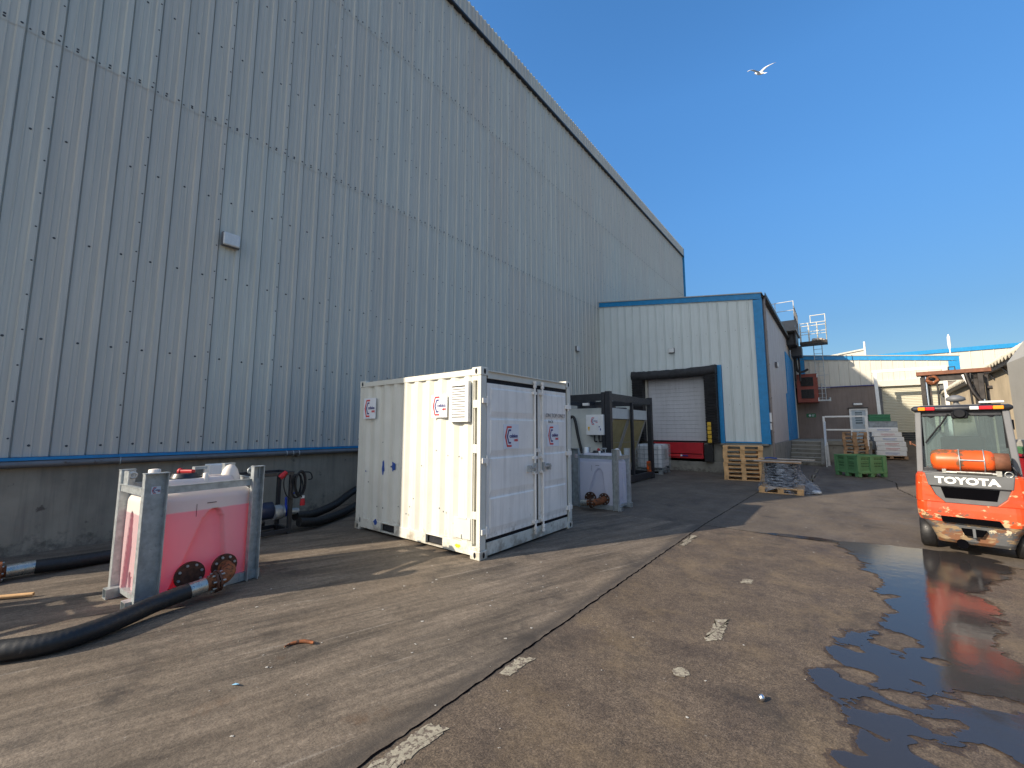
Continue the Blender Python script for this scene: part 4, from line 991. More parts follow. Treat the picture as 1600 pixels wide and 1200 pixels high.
# ================================================================== LIQUID TANK in a galvanised frame (local: long side along y, hose side +x)
def make_tank(label, mat, loc, rz, group='framed liquid tanks'):
    t = thing('liquid_tank', label, 'tank', loc, rz, group)
    A, B = .314, .50; H0, H1 = .07, 1.07                # half sizes (x, y), bottom, shoulder top
    nu, nv = 300, 96; rc = .10
    def perim(u):
        # rounded rectangle, returns point + outward normal
        L = [2 * (B - rc), math.pi / 2 * rc, 2 * (A - rc), math.pi / 2 * rc, 2 * (B - rc), math.pi / 2 * rc, 2 * (A - rc), math.pi / 2 * rc]
        s = u * sum(L); k = 0
        while s > L[k] and k < 7: s -= L[k]; k += 1
        c = [(A, -(B - rc)), (A - rc, B - rc), (A - rc, B), (-(A - rc), B - rc), (-A, B - rc), (-(A - rc), -(B - rc)), (-(A - rc), -B), (A - rc, -(B - rc))]
        if k == 0: return A, -(B - rc) + s, 1, 0
        if k == 2: return A - rc - s, B, 0, 1
        if k == 4: return -A, B - rc - s, -1, 0
        if k == 6: return -(A - rc) + s, -B, 0, -1
        a0 = {1: 0, 3: 90, 5: 180, 7: 270}[k]; a = R(a0) + s / rc
        cx, cy = {1: (A - rc, B - rc), 3: (-(A - rc), B - rc), 5: (-(A - rc), -(B - rc)), 7: (A - rc, -(B - rc))}[k]
        return cx + rc * math.cos(a), cy + rc * math.sin(a), math.cos(a), math.sin(a)
    def sst(e0, e1, x):
        q = max(0, min(1, (x - e0) / (e1 - e0))); return q * q * (3 - 2 * q)
    def recess(c, z, wb, wt, top, skew=0.0):
        """depth of an arch pressed into the wall; c = distance from the middle of the face"""
        if z > top: return 0
        h = (z - H0) / (top - H0); c = c - skew * h; half = wb + (wt - wb) * h ** .8
        if z > top - wt: half = math.sqrt(max(0, wt * wt - (z - top + wt) ** 2))
        return sst(0, .022, half - abs(c))
    v = []; f = []
    rows = []
    for j in range(nv + 1):
        q = j / nv
        if q < .84: z = H0 + (H1 - .10 - H0) * q / .84; ins = 0.0
        else: a = (q - .84) / .16 * math.pi / 2; z = H1 - .10 + .10 * math.sin(a); ins = .11 * (1 - math.cos(a))
        if j == 0: ins = .03
        if j == 1: ins = .008
        rows.append((z, ins))
    for z, ins in rows:
        for i in range(nu):
            x, y, nx, ny = perim(i / nu)
            bul = .006 * math.sin(math.pi * (z - H0) / (H1 - H0))
            d = ins - bul
            if nx > .5 or nx < -.5:
                d += .058 * recess(y - .0, z, .29, .085, .86, .10)
            if ny > .5 or ny < -.5:
                d += .040 * recess(x + .05, z, .16, .045, .88)
                d += .06 * max(recess(x + .10, z, .050, .045, .26), recess(x - .10, z, .050, .045, .26))
            v.append((x - nx * d, y - ny * d, z))
    for j in range(nv):
        for i in range(nu): f.append((j * nu + i, j * nu + (i + 1) % nu, (j + 1) * nu + (i + 1) % nu, (j + 1) * nu + i))
    mb = MB(); mb.add(v, f, 0, True); mb.add(v[:nu], [tuple(range(nu))[::-1]])
    # domed top: lofted inwards to a raised deck
    top = v[-nu:]; cx, cy = 0, 0; lo = []
    for s, dz in ((1, 0), (.95, .012), (.89, .035), (.84, .085), (.80, .115), (.35, .12)): lo += [((p[0]) * s, p[1] * s, H1 + dz) for p in top]
    fs = [(j * nu + i, j * nu + (i + 1) % nu, (j + 1) * nu + (i + 1) % nu, (j + 1) * nu + i) for j in range(5) for i in range(nu)] + [tuple(range(5 * nu, 6 * nu))]
    mb.add(lo, fs, 0, True)
    body = mb.build('tank_body', mat, t)
    mb = MB(); mb.lathe = None
    mb.tube([(-.02, -.36, 1.12), (-.02, -.36, 1.30), (-.02, -.36, 1.305)], [.058, .052, .030], 14)
    mb.tube([(.15, .05, 1.13), (.15, .05, 1.235), (.15, .05, 1.24)], [.030, .026, .015], 12)
    mb.tube([(-.05, .38, 1.08), (-.05, .38, 1.16), (-.05, .38, 1.24), (-.05, .38, 1.285), (-.05, .38, 1.30)], [.115, .10, .075, .045, .012], 14)
    mb.build('filler_neck', MAT['white'] if mat is MAT['tankpale'] else Mt('cream_plastic_cap', (.70, .62, .55), .45), t)
    mb = MB(); mb.tube([(-.05, -.08, 1.165), (-.05, -.08, 1.185), (-.05, -.08, 1.19)], [.20, .20, .18], 20); mb.tube([(-.05, -.08, 1.19), (-.05, -.08, 1.235)], [.13, .11], 16); mb.build('lid', MAT['black'], t)
    mb = MB(); mb.beam((-.12, -.10, 1.255), (.02, -.02, 1.255), .05, .035); mb.sphere((-.12, -.1, 1.255), .035, 8); mb.build('red_lever', MAT['signred'], t, bevel=.008)
    mb = MB(); mb.tube([(-.05, .10, 1.17), (-.05, .10, 1.28), (-.05, .02, 1.28)], .012, 8); mb.box(-.09, -.01, .0, .12, 1.27, 1.30); mb.build('vent_pipe', MAT['galv'], t)
    # frame
    g = MAT['galv']
    def channel(cx, cy, wx, wy, openx, openy):
        """upright channel: web width along one axis, flanges towards (openx, openy)"""
        m = MB(); th = .008; z0, z1 = .0, 1.285
        if openx:                                  # web in the y-z plane, flanges along x
            xw = cx - openx * wx / 2
            m.box(xw, xw + openx * th, cy - wy / 2, cy + wy / 2, z0, z1)
            for s in (-1, 1): m.box(xw + openx * th, xw + openx * wx, cy + s * wy / 2, cy + s * (wy / 2 - th), z0, z1)
        else:
            yw = cy - openy * wy / 2
            m.box(cx - wx / 2, cx + wx / 2, yw, yw + openy * th, z0, z1)
            for s in (-1, 1): m.box(cx + s * wx / 2, cx + s * (wx / 2 - th), yw + openy * th, yw + openy * wy, z0, z1)
        m.box(cx - wx / 2 - .004, cx + wx / 2 + .004, cy - wy / 2 - .004, cy + wy / 2 + .004, z1 + .001, z1 + .010)
        return m.build('frame_post', g, t, bevel=.002, seg=1)
    channel(.365, -.455, .075, .19, 1, 0); channel(-.365, -.49, .075, .12, -1, 0); channel(.365, .50, .075, .12, 1, 0); channel(-.365, .49, .075, .12, -1, 0)
    for (a, b) in (((.340, -.36, 1.11), (.340, .44, 1.11)), ((-.340, -.43, 1.11), (-.340, .43, 1.11)), ((-.328, -.535, 1.11), (.328, -.535, 1.11)), ((-.328, .535, 1.11), (.328, .535, 1.11))):
        mb = MB(); mb.beam(a, b, .012, .075); mb.beam((a[0], a[1], 1.145), (b[0], b[1], 1.145), .035, .008); mb.build('top_rail', g, t)
    for xs_ in (-.29, .29):
        mb = MB(); z0, z1, hw = .004, .10, .055; y0, y1 = -.60, .60
        mb.box(xs_ - hw, xs_ - hw + .006, y0, y1, z0, z1); mb.box(xs_ + hw - .006, xs_ + hw, y0, y1, z0, z1)
        mb.box(xs_ - hw + .006, xs_ + hw - .006, y0, y1, z0, z0 + .006); mb.box(xs_ - hw + .006, xs_ + hw - .006, y0, y1, z1 - .006, z1)
        mb.build('skid', g, t)
    mb = MB(); mb.box(-.30, .30, -.52, .52, .101, .108) if False else mb.box(-.235, .235, -.50, -.44, .05, .10); mb.box(-.235, .235, .44, .50, .05, .10); mb.box(.346, .352, .38, .43, .012, .10); mb.build('cross_member', g, t)
    for (px, py, dy) in ((-.26, -.53, 1), (.26, .53, -1)):
        mb = MB(); mb.box(px - .09, px + .09, py, py + dy * .01, 1.15, 1.285); mb.build('gusset_plate', g, t)
        mb = MB(); mb.ring((px, py + dy * .06, 1.235), (1, 0, 0), .030, .011); mb.build('lifting_eye', g, t)
    logo(t, (.3365, -.44, 1.12), (0, 1, 0), .075, name='frame_sticker', thick=.001)
    mb = MB(); mb.box(.3205, .3225, .02, .11, .925, .932); mb.box(.3205, .3225, -.075, -.072, .80, .93); mb.build('level_mark', MAT['gasket'], t)
    # outlet fittings, bottom of the +x side
    ru = MAT['rustdark']
    def flange(y, z, r):
        m = MB(); m.cyl((.28, y, z), (.335, y, z), r * .62, 18); m.cyl((.335, y, z), (.362, y, z), r, 26)
        fl = m.build('outlet_flange', ru, t)
        b = MB()
        for i in range(8):
            a = 2 * math.pi * i / 8 + .3; b.cyl((.362, y + r * .78 * math.cos(a), z + r * .78 * math.sin(a)), (.378, y + r * .78 * math.cos(a), z + r * .78 * math.sin(a)), .013, 6)
        b.build('bolt', MAT['galv'], fl)
    flange(-.10, .215, .135); flange(.22, .225, .125)
    mb = MB()
    arc = [(.36, .22, .215)] + [(.41 + .19 * math.sin(a), .22 - .19 * (1 - math.cos(a)), .21 - .03 * a) for a in [R(10 * i) for i in range(0, 10)]] + [(.60, .02, .155)]
    mb.tube(arc, .072, 16); mb.build('elbow', MAT['rust'], t)
    mb = MB(); mb.cyl((.60, .075, .16), (.60, .055, .158), .105, 20); mb.cyl((.60, .045, .157), (.60, .025, .155), .105, 20)
    cf = mb.build('coupling_flange', MAT['rustdark'], t)
    mb = MB()
    for i in range(8):
        a = 2 * math.pi * i / 8 + .2; mb.cyl((.60 + .085 * math.cos(a), -.005, .155 + .085 * math.sin(a)), (.60 + .085 * math.cos(a), .105, .16 + .085 * math.sin(a)), .010, 6)
    mb.build('bolt', MAT['steel'], cf)
    mb = MB(); mb.tube([(.60, .02, .155), (.60, -.05, .150)], .062, 16); mb.build('nipple', MAT['rust'], t)
    mb = MB(); mb.tube([(.60, -.045, .150), (.60, -.20, .135)], .072, 16); mb.build('ferrule', MAT['steel'], t)
    return t
TK1 = make_tank('pink liquid filled poly tank in galvanised frame, beside the container at the left', MAT['tankpink'], (-5.78, 1.513, 0), R(5))
TK0 = dup(TK1, (-7.02, -1.75, 0), R(3), 'second pink liquid tank in galvanised frame, standing beyond the left edge of the view')
TK2 = make_tank('pale empty looking poly tank in galvanised frame beside the black condenser frame', MAT['tankpale'], (-4.34, 8.76, 0), R(-88))

def spline(pts, n=10):
    P = [Vector(p) for p in pts]; P = [P[0] * 2 - P[1]] + P + [P[-1] * 2 - P[-2]]; out = []
    for i in range(1, len(P) - 2):
        for j in range(n):
            t = j / n; a, b, c, d = P[i - 1:i + 3]
            out.append(.5 * ((2 * b) + (-a + c) * t + (2 * a - 5 * b + 4 * c - d) * t * t + (-a + 3 * b - 3 * c + d) * t ** 3))
    out.append(P[-2]); return out
def hose(label, pts, r, n=14, group='thick black hoses'):
    pp = spline(pts, 14); rr = []
    # helical ridges of the hose read as small radius changes
    fine = []
    for a, b in zip(pp[:-1], pp[1:]):
        k = max(2, int((b - a).length / .012)); fine += [a.lerp(b, i / k) for i in range(k)]
    fine.append(pp[-1])
    rr = [r * (1 + .007 * math.sin(i * 2 * math.pi / 5)) for i in range(len(fine))]
    m = MB(); m.tube(fine, rr, n); return m.build('hose', MAT['rubber'], label=label, cat='hose', group=group)
m1 = rootmat(TK1)
def L1(x, y, z): return tuple(m1 @ Vector((x, y, z)))
hose('thick black hose curving along the ground from the pink tank outlet to the left edge',
     [L1(.60, -.19, .136), (-5.12, 1.10, .105), (-5.02, .88, .088), (-4.93, .66, .082), (-4.92, .46, .080), (-5.03, .22, .080), (-5.30, -.15, .080), (-5.8, -.8, .080), (-6.6, -1.6, .080)], .078)
hose('black hose lying at the foot of the warehouse wall behind the pink tank',
     [(-7.62, .50, .10), (-7.60, .9, .085), (-7.58, 1.6, .085), (-7.55, 2.3, .10), (-7.55, 2.95, .22)], .080)
hose('upper of the two black hoses rising behind the container from the pump',
     [(-7.45, 3.42, .24), (-7.6, 3.8, .20), (-8.1, 4.5, .22), (-8.65, 5.3, .38), (-8.75, 6.3, .62), (-8.8, 7.6, .8)], .075)
hose('lower of the two black hoses running behind the container from the pump',
     [(-7.30, 3.42, .16), (-7.4, 3.8, .10), (-7.8, 4.5, .10), (-8.3, 5.3, .16), (-8.5, 6.3, .30), (-8.5, 7.6, .35)], .075)
# coupling on the wall hose
hc = thing('hose_coupling', 'rusty bolted flange coupling and steel ferrule joining two hoses by the wall', 'coupling', (-7.62, .30, 0))
mb = MB(); mb.cyl((0, .20, .105), (0, -.02, .105), .074, 16); mb.build('ferrule', MAT['steel'], hc)
mb = MB(); mb.cyl((0, -.02, .105), (0, -.10, .105), .065, 16); mb.cyl((0, -.055, .105), (0, -.075, .105), .125, 22); mb.cyl((0, -.08, .105), (0, -.10, .105), .125, 22); mb.cyl((0, -.1, .105), (0, -.3, .105), .07, 16); mb.build('flange', MAT['rust'], hc)
mb = MB()
for i in range(8):
    a = 2 * math.pi * i / 8; mb.cyl((.10 * math.cos(a), -.04, .105 + .10 * math.sin(a)), (.10 * math.cos(a), -.125, .105 + .10 * math.sin(a)), .012, 6)
mb.build('bolt', MAT['steel'], hc)
hose('black hose continuing out of view on the left from the wall coupling', [(-7.62, .02, .10), (-7.6, -.5, .09), (-7.5, -1.2, .09), (-7.7, -2.2, .09)], .080)

# ================================================================== PUMP SET in a black frame
pu = thing('pump_unit', 'black framed pump with blue valve and coiled cable standing behind the pink tank', 'pump', (-7.55, 3.05, 0))
mb = MB()
for x in (-.25, .22):
    for y in (-.55, .22): mb.box(x - .03, x + .03, y - .03, y + .03, .0, 1.02)
for z in (.06, .99):
    mb.box(-.22, .19, -.58, -.52, z - .03, z + .03); mb.box(-.22, .19, .19, .25, z - .03, z + .03)
    mb.box(-.28, -.22, -.52, .19, z - .03, z + .03); mb.box(.19, .25, -.52, .19, z - .03, z + .03)
mb.build('frame', MAT['black'], pu, bevel=.004)
mb = MB(); mb.tube([(0, -.40, .38), (0, -.36, .38), (0, .02, .38), (0, .04, .38)], [.05, .14, .14, .06], 16); mb.build('motor', Mt('dark_motor_paint', (.02, .03, .07), .4), pu, bevel=0)
mb = MB(); mb.tube([(.08, .02, .35), (.08, .13, .35), (.08, .18, .35)], [.12, .12, .07], 16); mb.cyl((.08, .15, .35), (.08, .17, .35), .11, 18); mb.cyl((.08, .26, .35), (.08, .28, .35), .11, 18); mb.cyl((.08, .1, .35), (.08, .42, .32), .055, 14); mb.build('pump_casing', MAT['galv'], pu)
mb = MB(); mb.tube([(.08, .18, .35), (.08, .25, .35)], .095, 16); mb.cyl((.08, .215, .44), (.08, .215, .56), .02, 8); mb.beam((.08, .19, .56), (.10, .38, .66), .03, .015); mb.build('valve', MAT['bluevalve'], pu)
mb = MB(); mb.box(-.22, .0, -.90, -.62, 1.00, 1.19); mb.box(-.14, -.08, -.64, -.55, 1.0, 1.02); mb.build('control_box', MAT['white'], pu, bevel=.01)
mb = MB(); mb.box(.0, .006, -.87, -.65, 1.02, 1.17); mb.build('box_door', MAT['plasticwhite'], pu)
mb = MB(); rr = random.Random(9)
for k in range(7):
    pts = []; off = rr.uniform(-.03, .03); a0 = rr.uniform(0, 6)
    for i in range(25):
        a = 2 * math.pi * i / 24
        pts.append((.27 + .02 * math.cos(a * 2 + k) + off, .33 + (.085 + .02 * math.sin(k * 3 + a)) * math.sin(a) + off, .80 + .20 * math.cos(a) + off))
    mb.tube(pts, .011, 6)
mb.tube(spline([(.27, .35, 1.0), (.28, .50, .98), (.28, .54, .88), (.27, .48, .86)], 6), .011, 6)
mb.tube(spline([(.27, .12, 1.0), (.28, .07, .85), (.28, .12, .65), (.28, .22, .56)], 6), .010, 6)
mb.tube(spline([(.28, .36, .62), (.28, .38, .58), (.28, .40, .56)], 4), .011, 6)
mb.build('cable_coil', MAT['rubber'], pu)
for (a, b, r) in (((.26, .02, .93), (.27, .11, 1.02), .045), ((.27, .40, .44), (.27, .40, .55), .040)):
    mb = MB(); mb.tube([a, [(p + q) / 2 for p, q in zip(a, b)], b], [r, r, r * .7], 12); mb.build('red_plug', MAT['signred'], pu)
mb = MB(); mb.cyl((.27, .40, .56), (.27, .40, .60), .030, 10); mb.build('plug_collar', MAT['white'], pu)

# ================================================================== CONDENSER UNIT in a black frame
cu = thing('condenser_unit', 'tall black framed refrigeration unit with tan coils, behind the cream container', 'cooling unit', (-5.3, 11.4, 0))
W_, D_, Hh = 2.35, 3.55, 2.86
mb = MB()
for x in (-W_, 0):
    for y in (0, D_):
        mb.box(x - .10 if x else -.17, x + .10 if x < 0 else 0, y - .0 if y == 0 else y - .15, y + .15 if y == 0 else y, 0, Hh)
mb.box(-.30, -.19, 0.02, .14, 0, Hh - .02)
mb.build('corner_post', MAT['black'], cu, bevel=.008)
mb = MB()
for z0, z1 in ((.04, .24), (Hh - .27, Hh - .06)):
    mb.box(-.12, -.012, .15, D_ - .15, z0, z1); mb.box(-W_, -W_ + .1, .15, D_ - .15, z0, z1)
    mb.box(-W_ + .1, -.30, .012, .12, z0, z1); mb.box(-W_ + .1, -.17, D_ - .12, D_ - .012, z0, z1)
mb.box(-.11, -.02, 1.72, 1.82, .24, Hh - .27)
mb.build('frame_rail', MAT['black'], cu, bevel=.006)
mb = MB(); mb.box(-W_ + .15, -.14, .35, D_ - .2, 2.05, 2.38)
fbx = mb.build('fan_plenum', MAT['cabinet'], cu, bevel=.01)
mb = MB()
for y in (.95, 1.95, 2.9): mb.tube([(-1.15, y, 2.38), (-1.15, y, 2.50)], .42, 24)
mb.build('fan_cowl', MAT['black'], cu)
mb = MB()
for y0, y1 in ((.55, 1.70), (1.86, 3.28)):
    mb.add([(-.20, y0, 2.03), (-.20, y1, 2.03), (-.85, y1, .26), (-.85, y0, .26), (-.27, y0, 2.03), (-.27, y1, 2.03), (-.92, y1, .26), (-.92, y0, .26)],
           [(0, 3, 2, 1), (4, 5, 6, 7), (0, 1, 5, 4), (1, 2, 6, 5), (2, 3, 7, 6), (3, 0, 4, 7)])
mb.build('coil', MAT['fin'], cu)
mb = MB()
for y in (.50, .57, 1.70, 1.83, 3.28): mb.beam((-.19, y, 2.05), (-.84, y, .25), .05, .05)
for y0, y1 in ((.55, 1.70), (1.86, 3.28)):
    for t_ in (.42, .72): mb.beam((-.20 - .65 * t_, y0, 2.03 - 1.77 * t_), (-.20 - .65 * t_, y1, 2.03 - 1.77 * t_), .012, .012)
mb.build('coil_frame', MAT['greypanel'], cu)
mb = MB(); mb.box(-1.55, -.30, .18, .24, .85, 2.05); mb.box(-W_ + .2, -1.56, .30, .36, .3, 2.0); mb.build('end_panel', MAT['cabinet'], cu, bevel=.008)
mb = MB(); mb.box(-.78, -.20, -.06, .17, 1.55, 2.16)
cbx = mb.build('control_cabinet', MAT['plasticwhite'], cu, bevel=.012)
logo(cu, (-.50, -.064, 1.97), (1, 0, 0), .26, name='cabinet_logo', thick=.001)
mb = MB(); mb.tube([(-.68, -.061, 1.77), (-.68, -.066, 1.77)], .035, 14, 0); mb.box(-.70, -.66, -.065, -.061, 1.69, 1.73, 0); mb.build('warning_sticker', MAT['yellowdot'], cbx)
mb = MB(); mb.box(-.36, -.26, -.064, -.061, 1.64, 1.83, 0); mb.box(-.35, -.32, -.067, -.064, 1.78, 1.82, 1); mb.box(-.31, -.28, -.067, -.064, 1.69, 1.75, 1); mb.build('notice_label', [MAT['stickerwhite'], MAT['navy']], cbx)
mb = MB()
for x in (-.55, -.40): mb.tube(spline([(x, .05, 1.55), (x, .04, 1.42), (x + .03, .02, 1.36), (x + .08, .06, 1.36)], 5), .025, 8)
mb.build('cable', MAT['rubber'], cu)
mb = MB(); mb.tube(spline([(-1.42, .02, 2.02), (-1.30, .02, 2.12), (-1.20, .02, 2.0), (-1.10, .02, 1.5), (-.95, .02, .9)], 8), .045, 10); mb.build('insulated_pipe', MAT['rubber'], cu)
mb = MB(); mb.tube([(-1.48, -.02, 1.2), (-1.45, -.02, 1.9), (-1.42, -.02, 2.02), (-1.34, -.02, 2.05)], .03, 8); mb.build('copper_pipe', MAT['galv'], cu)
mb = MB(); mb.box(-.92, -.72, .0, .10, 2.45, 2.53); mb.build('floodlight', MAT['white'], cu, bevel=.01)
mb = MB(); mb.box(-.14, -.02, D_ - .40, D_ - .28, .25, .60); mb.build('orange_marker', MAT['orangeclean'], cu)

# ================================================================== IBC behind it
ib = thing('caged_container', 'white bulk container in a wire cage, in front of the red dock plate', 'bulk container', (-5.98, 16.75, 0), R(4))
mb = MB(); mb.box(-.48, .48, -.58, .58, .22, 1.13); mb.build('bottle', MAT['plasticwhite'], ib, bevel=.09, seg=4)
mb = MB()
for z in (.24, .40, .58, .76, .94, 1.12):
    mb.tube([(-.51, -.61, z), (.51, -.61, z), (.51, .61, z), (-.51, .61, z), (-.51, -.61, z)], .010, 6)
for i in range(7):
    x = -.51 + i * .17
    for y in (-.615, .615): mb.cyl((x, y, .15), (x, y, 1.12), .009, 6)
for i in range(8):
    y = -.61 + i * .174
    for x in (-.515, .515): mb.cyl((x, y, .15), (x, y, 1.12), .009, 6)
mb.build('cage', MAT['galv'], ib)
mb = MB(); mb.box(.522, .526, -.22, .12, .55, .95); mb.build('label_plate', MAT['greypanel'], ib)
mb = MB(); mb.cyl((.48, 0, .26), (.60, 0, .24), .04, 10); mb.box(.56, .60, -.05, .05, .27, .29); mb.build('tap', MAT['black'], ib)
mb = MB(); mb.box(-.5, .5, -.6, .6, .13, .16)
for x in (-.42, 0, .42):
    for y in (-.52, 0, .52): mb.box(x - .07, x + .07, y - .07, y + .07, .03, .13)
mb.box(-.5, .5, -.59, -.45, .0, .03); mb.box(-.5, .5, .45, .59, .0, .03); mb.build('base_pallet', MAT['galv'], ib)
mb = MB(); mb.cyl((0, 0, 1.12), (0, 0, 1.17), .10, 16); mb.build('cap', MAT['black'], ib)

# ================================================================== PALLETS (local: long side x 1.2, short side y .8)
def make_pallet(label, mat, loc, rz, group, L=1.2, W=.8):
    t = thing('wooden_pallet', label, 'pallet', loc, rz, group)
    rnd = random.Random(int(loc[0] * 97 + loc[1] * 31 + loc[2] * 11))
    m = MB()
    wds = [.145, .10, .145, .10, .145]; ys_ = [-W / 2 + .0725, -W / 4, 0, W / 4, W / 2 - .0725]
    for w_, y in zip(wds, ys_): m.box(-L / 2 + rnd.uniform(0, .008), L / 2 - rnd.uniform(0, .008), y - w_ / 2, y + w_ / 2, .122, .144)
    m.build('deck_board', mat, t)
    m = MB()
    for x in (-L / 2 + .0725, 0, L / 2 - .0725): m.box(x - .0725, x + .0725, -W / 2, W / 2, .100, .1215)
    m.build('stringer_board', mat, t)
    m = MB()
    for x in (-L / 2 + .0725, 0, L / 2 - .0725):
        for y in (-W / 2 + .05, 0, W / 2 - .05): m.box(x - .07, x + .07, y - .05 if y else -.07, y + .05 if y else .07, .0225, .0995)
    m.build('block', mat, t)
    m = MB()
    for y in (-W / 2 + .05, 0, W / 2 - .05): m.box(-L / 2, L / 2, y - .05 if y else -.07, y + .05 if y else .07, 0, .022)
    m.build('bottom_board', mat, t)
    return t
rnd = random.Random(11)
ordn = ['lowest', 'second', 'third', 'fourth', 'fifth', 'sixth', 'seventh', 'eighth', 'ninth', 'tenth', 'eleventh']
# stack 1 beside the dock: seen on its long side
P0 = make_pallet('lowest pale pallet of the stack leaning against the loading bay plinth', MAT['wood'], (-2.72, 16.42, 0), R(10), 'pale pallets stacked by the loading bay')
NP = 8
for i in range(1, NP):
    lab = ('topmost' if i == NP - 1 else ordn[i]) + ' pale pallet, counted from the ground, in the stack by the loading bay' if i < NP - 1 else 'topmost pale pallet in the stack beside the loading bay plinth'
    dup(P0, (-2.72 + rnd.uniform(-.025, .025), 16.42 + rnd.uniform(-.02, .02), .145 * i), R(10 + rnd.uniform(-1.5, 1.5)), lab)
P1 = make_pallet('lowest brown pallet of the stack behind the green bin', MAT['woodold'], (.46, 23.1, 0), R(90), 'brown pallets stacked by the platform')
NQ = 11
for i in range(1, NQ):
    lab = 'topmost brown pallet of the stack standing behind the green bin' if i == NQ - 1 else ordn[i] + ' brown pallet from the ground in the stack behind the green bin'
    dup(P1, (.46 + rnd.uniform(-.02, .02), 23.1 + rnd.uniform(-.02, .02), .146 * i), R(90 + rnd.uniform(-1.5, 1.5)), lab)

# ================================================================== WRAPPED REEL on a pallet
RX, RY, RZ = -1.38, 13.95, R(2)
make_pallet('single pallet with film draped over it carrying the rolls and boards', MAT['wood'], (RX, RY, 0), RZ, None, 1.02, 1.2)
tr = thing('tubing_rolls', 'stack of grey hoops of tubing wound round a dark core, under the loose boards', 'tubing', (RX, RY, .145), RZ)
mb = MB(); mb.tube([(0, 0, 0), (0, 0, .66)], .30, 24); mb.build('core', MAT['gasket'], tr)
for i in range(9): 
    mb = MB(); mb.ring((rnd.uniform(-.01, .01), rnd.uniform(-.01, .01), .05 + i * .072), (0, 0, 1), .33, .034, 28); mb.build('hoop', Mt('silver_tubing', (.09, .10, .115), .22, .2) if i == 0 else bpy.data.materials['silver_tubing'], tr)
for i, (c, sz_, a, lab, m_) in enumerate([((0, 0), (.98, .95, .022), 3, 'brown board lying flat directly on the tubing rolls', MAT['woodold']), ((-.05, .03), (1.10, .22, .022), 5, 'long grey plank lying at the front of the boards on the tubing rolls', MAT['woodgrey']),
                                       ((.10, .40), (1.35, .20, .022), -3, 'longest grey plank, sticking out to the right over the wrapped pallet', MAT['woodgrey'])]):
    z = .145 + .665 + .024 * i + (.0 if i < 2 else .0); cy = RY + c[1] - (.35 if i == 1 else 0)
    mb = MB(); mb.box(-sz_[0] / 2, sz_[0] / 2, -sz_[1] / 2, sz_[1] / 2, 0, sz_[2]); o = mb.build('loose_board', m_, label=lab, cat='board', group='loose boards on the rolls', bevel=.002)
    o.location = (RX + c[0], cy, z); o.rotation_euler = (0, 0, R(a))
mb = MB(); mb.tube(spline([(-.12, -.06, 0), (-.02, .02, .012), (.10, -.03, .006), (.16, .04, 0)], 5), [.02] * 16, 8)
o = mb.build('blue_rag', MAT['bluepaint'], label='crumpled blue scrap lying on top of the loose boards', cat='scrap'); o.location = (RX - .25, RY + .05, .90)
# film: flared skirt from the boards to beyond the pallet
mb = MB(); nu, nv = 90, 26; v = []; rr = random.Random(12)
ph = [rr.uniform(0, 6.28) for _ in range(6)]
for j in range(nv + 1):
    q = j / nv
    for i in range(nu):
        a = 2 * math.pi * i / nu
        base = .44 + .02 * math.cos(2 * a)
        fl = (1 - q) ** 2.6
        sq = 1 / max(abs(math.cos(a)), abs(math.sin(a)) * .85)
        r = base + fl * (.13 * sq + (.34 * max(0, math.cos(a - .35)) ** 3))
        r += (.012 + .05 * fl) * (math.sin(7 * a + ph[0] + q * 5) + .7 * math.sin(13 * a + ph[1] - q * 7) + .4 * math.sin(29 * a + ph[2] + q * 11)) * .6
        z = .05 + .75 * q + .10 * (1 - q) * math.sin(3 * a + ph[3])
        if j == 0: z = max(.02, z - .05 * (1 + math.sin(5 * a)))
        v.append((r * math.cos(a), r * math.sin(a) * 1.12, z))
mb.add(v, [(j * nu + i, j * nu + (i + 1) % nu, (j + 1) * nu + (i + 1) % nu, (j + 1) * nu + i) for j in range(nv) for i in range(nu)], 0, True)
o = mb.build('stretch_film', MAT['film'], label='torn clear stretch film draped from the boards down over the pallet', cat='film'); o.location = (RX, RY, 0)
mb = MB(); rr = random.Random(2)
mb.sphere((0, 0, .05), .09, 10, sc=(1.3, .7, .55)); mb.v = [(x + rr.uniform(-.015, .015), y + rr.uniform(-.015, .015), z + rr.uniform(-.01, .01)) for x, y, z in mb.v]
o = mb.build('crumpled_wrap', MAT['plasticwhite'], label='small crumpled white wrapping lying right of the wrapped pallet', cat='litter'); o.location = (-.60, 13.9, 0)

# ================================================================== GREEN PALLET BIN
gbn = thing('pallet_bin', 'open green plastic pallet bin with ribbed slatted sides, standing in the yard shade', 'bin', (.50, 20.35, 0), R(42))
X, Y, H = .57, .50, .78
mb = MB(); g = MAT['green']
def wall(axis, s):
    half = X if axis == 'x' else Y; fix = (Y if axis == 'x' else X) * s
    def bx(a, b, d0, d1, z0, z1):
        if axis == 'x': mb.box(a, b, fix - s * d0, fix - s * d1, z0, z1)
        else: mb.box(fix - s * d0, fix - s * d1, a, b, z0, z1)
    bx(-half, half, .035, .050, .14, H - .03)                      # sheet
    bx(-half, half, 0, .035, H - .06, H); bx(-half, half, .0, .034, .13, .20)
    for c in (-half + .075, 0, half - .075): bx(c - .075, c + .075, 0.004, .036, .20, H - .06)
    for z in (.31, .43, .55): bx(-half + .15, half - .15, .020, .036, z, z + .02)
    for c0, c1 in ((-half + .15, -.075), (.075, half - .15)):
        bx(c0, c1, .010, .036, .56, .575)
for s in (-1, 1): wall('x', s); wall('y', s)
mb.box(-X + .05, X - .05, -Y + .05, Y - .05, .13, .16)
mb.build('body', g, gbn, bevel=.006)
mb = MB()
for a in (-half_ for half_ in ()): pass
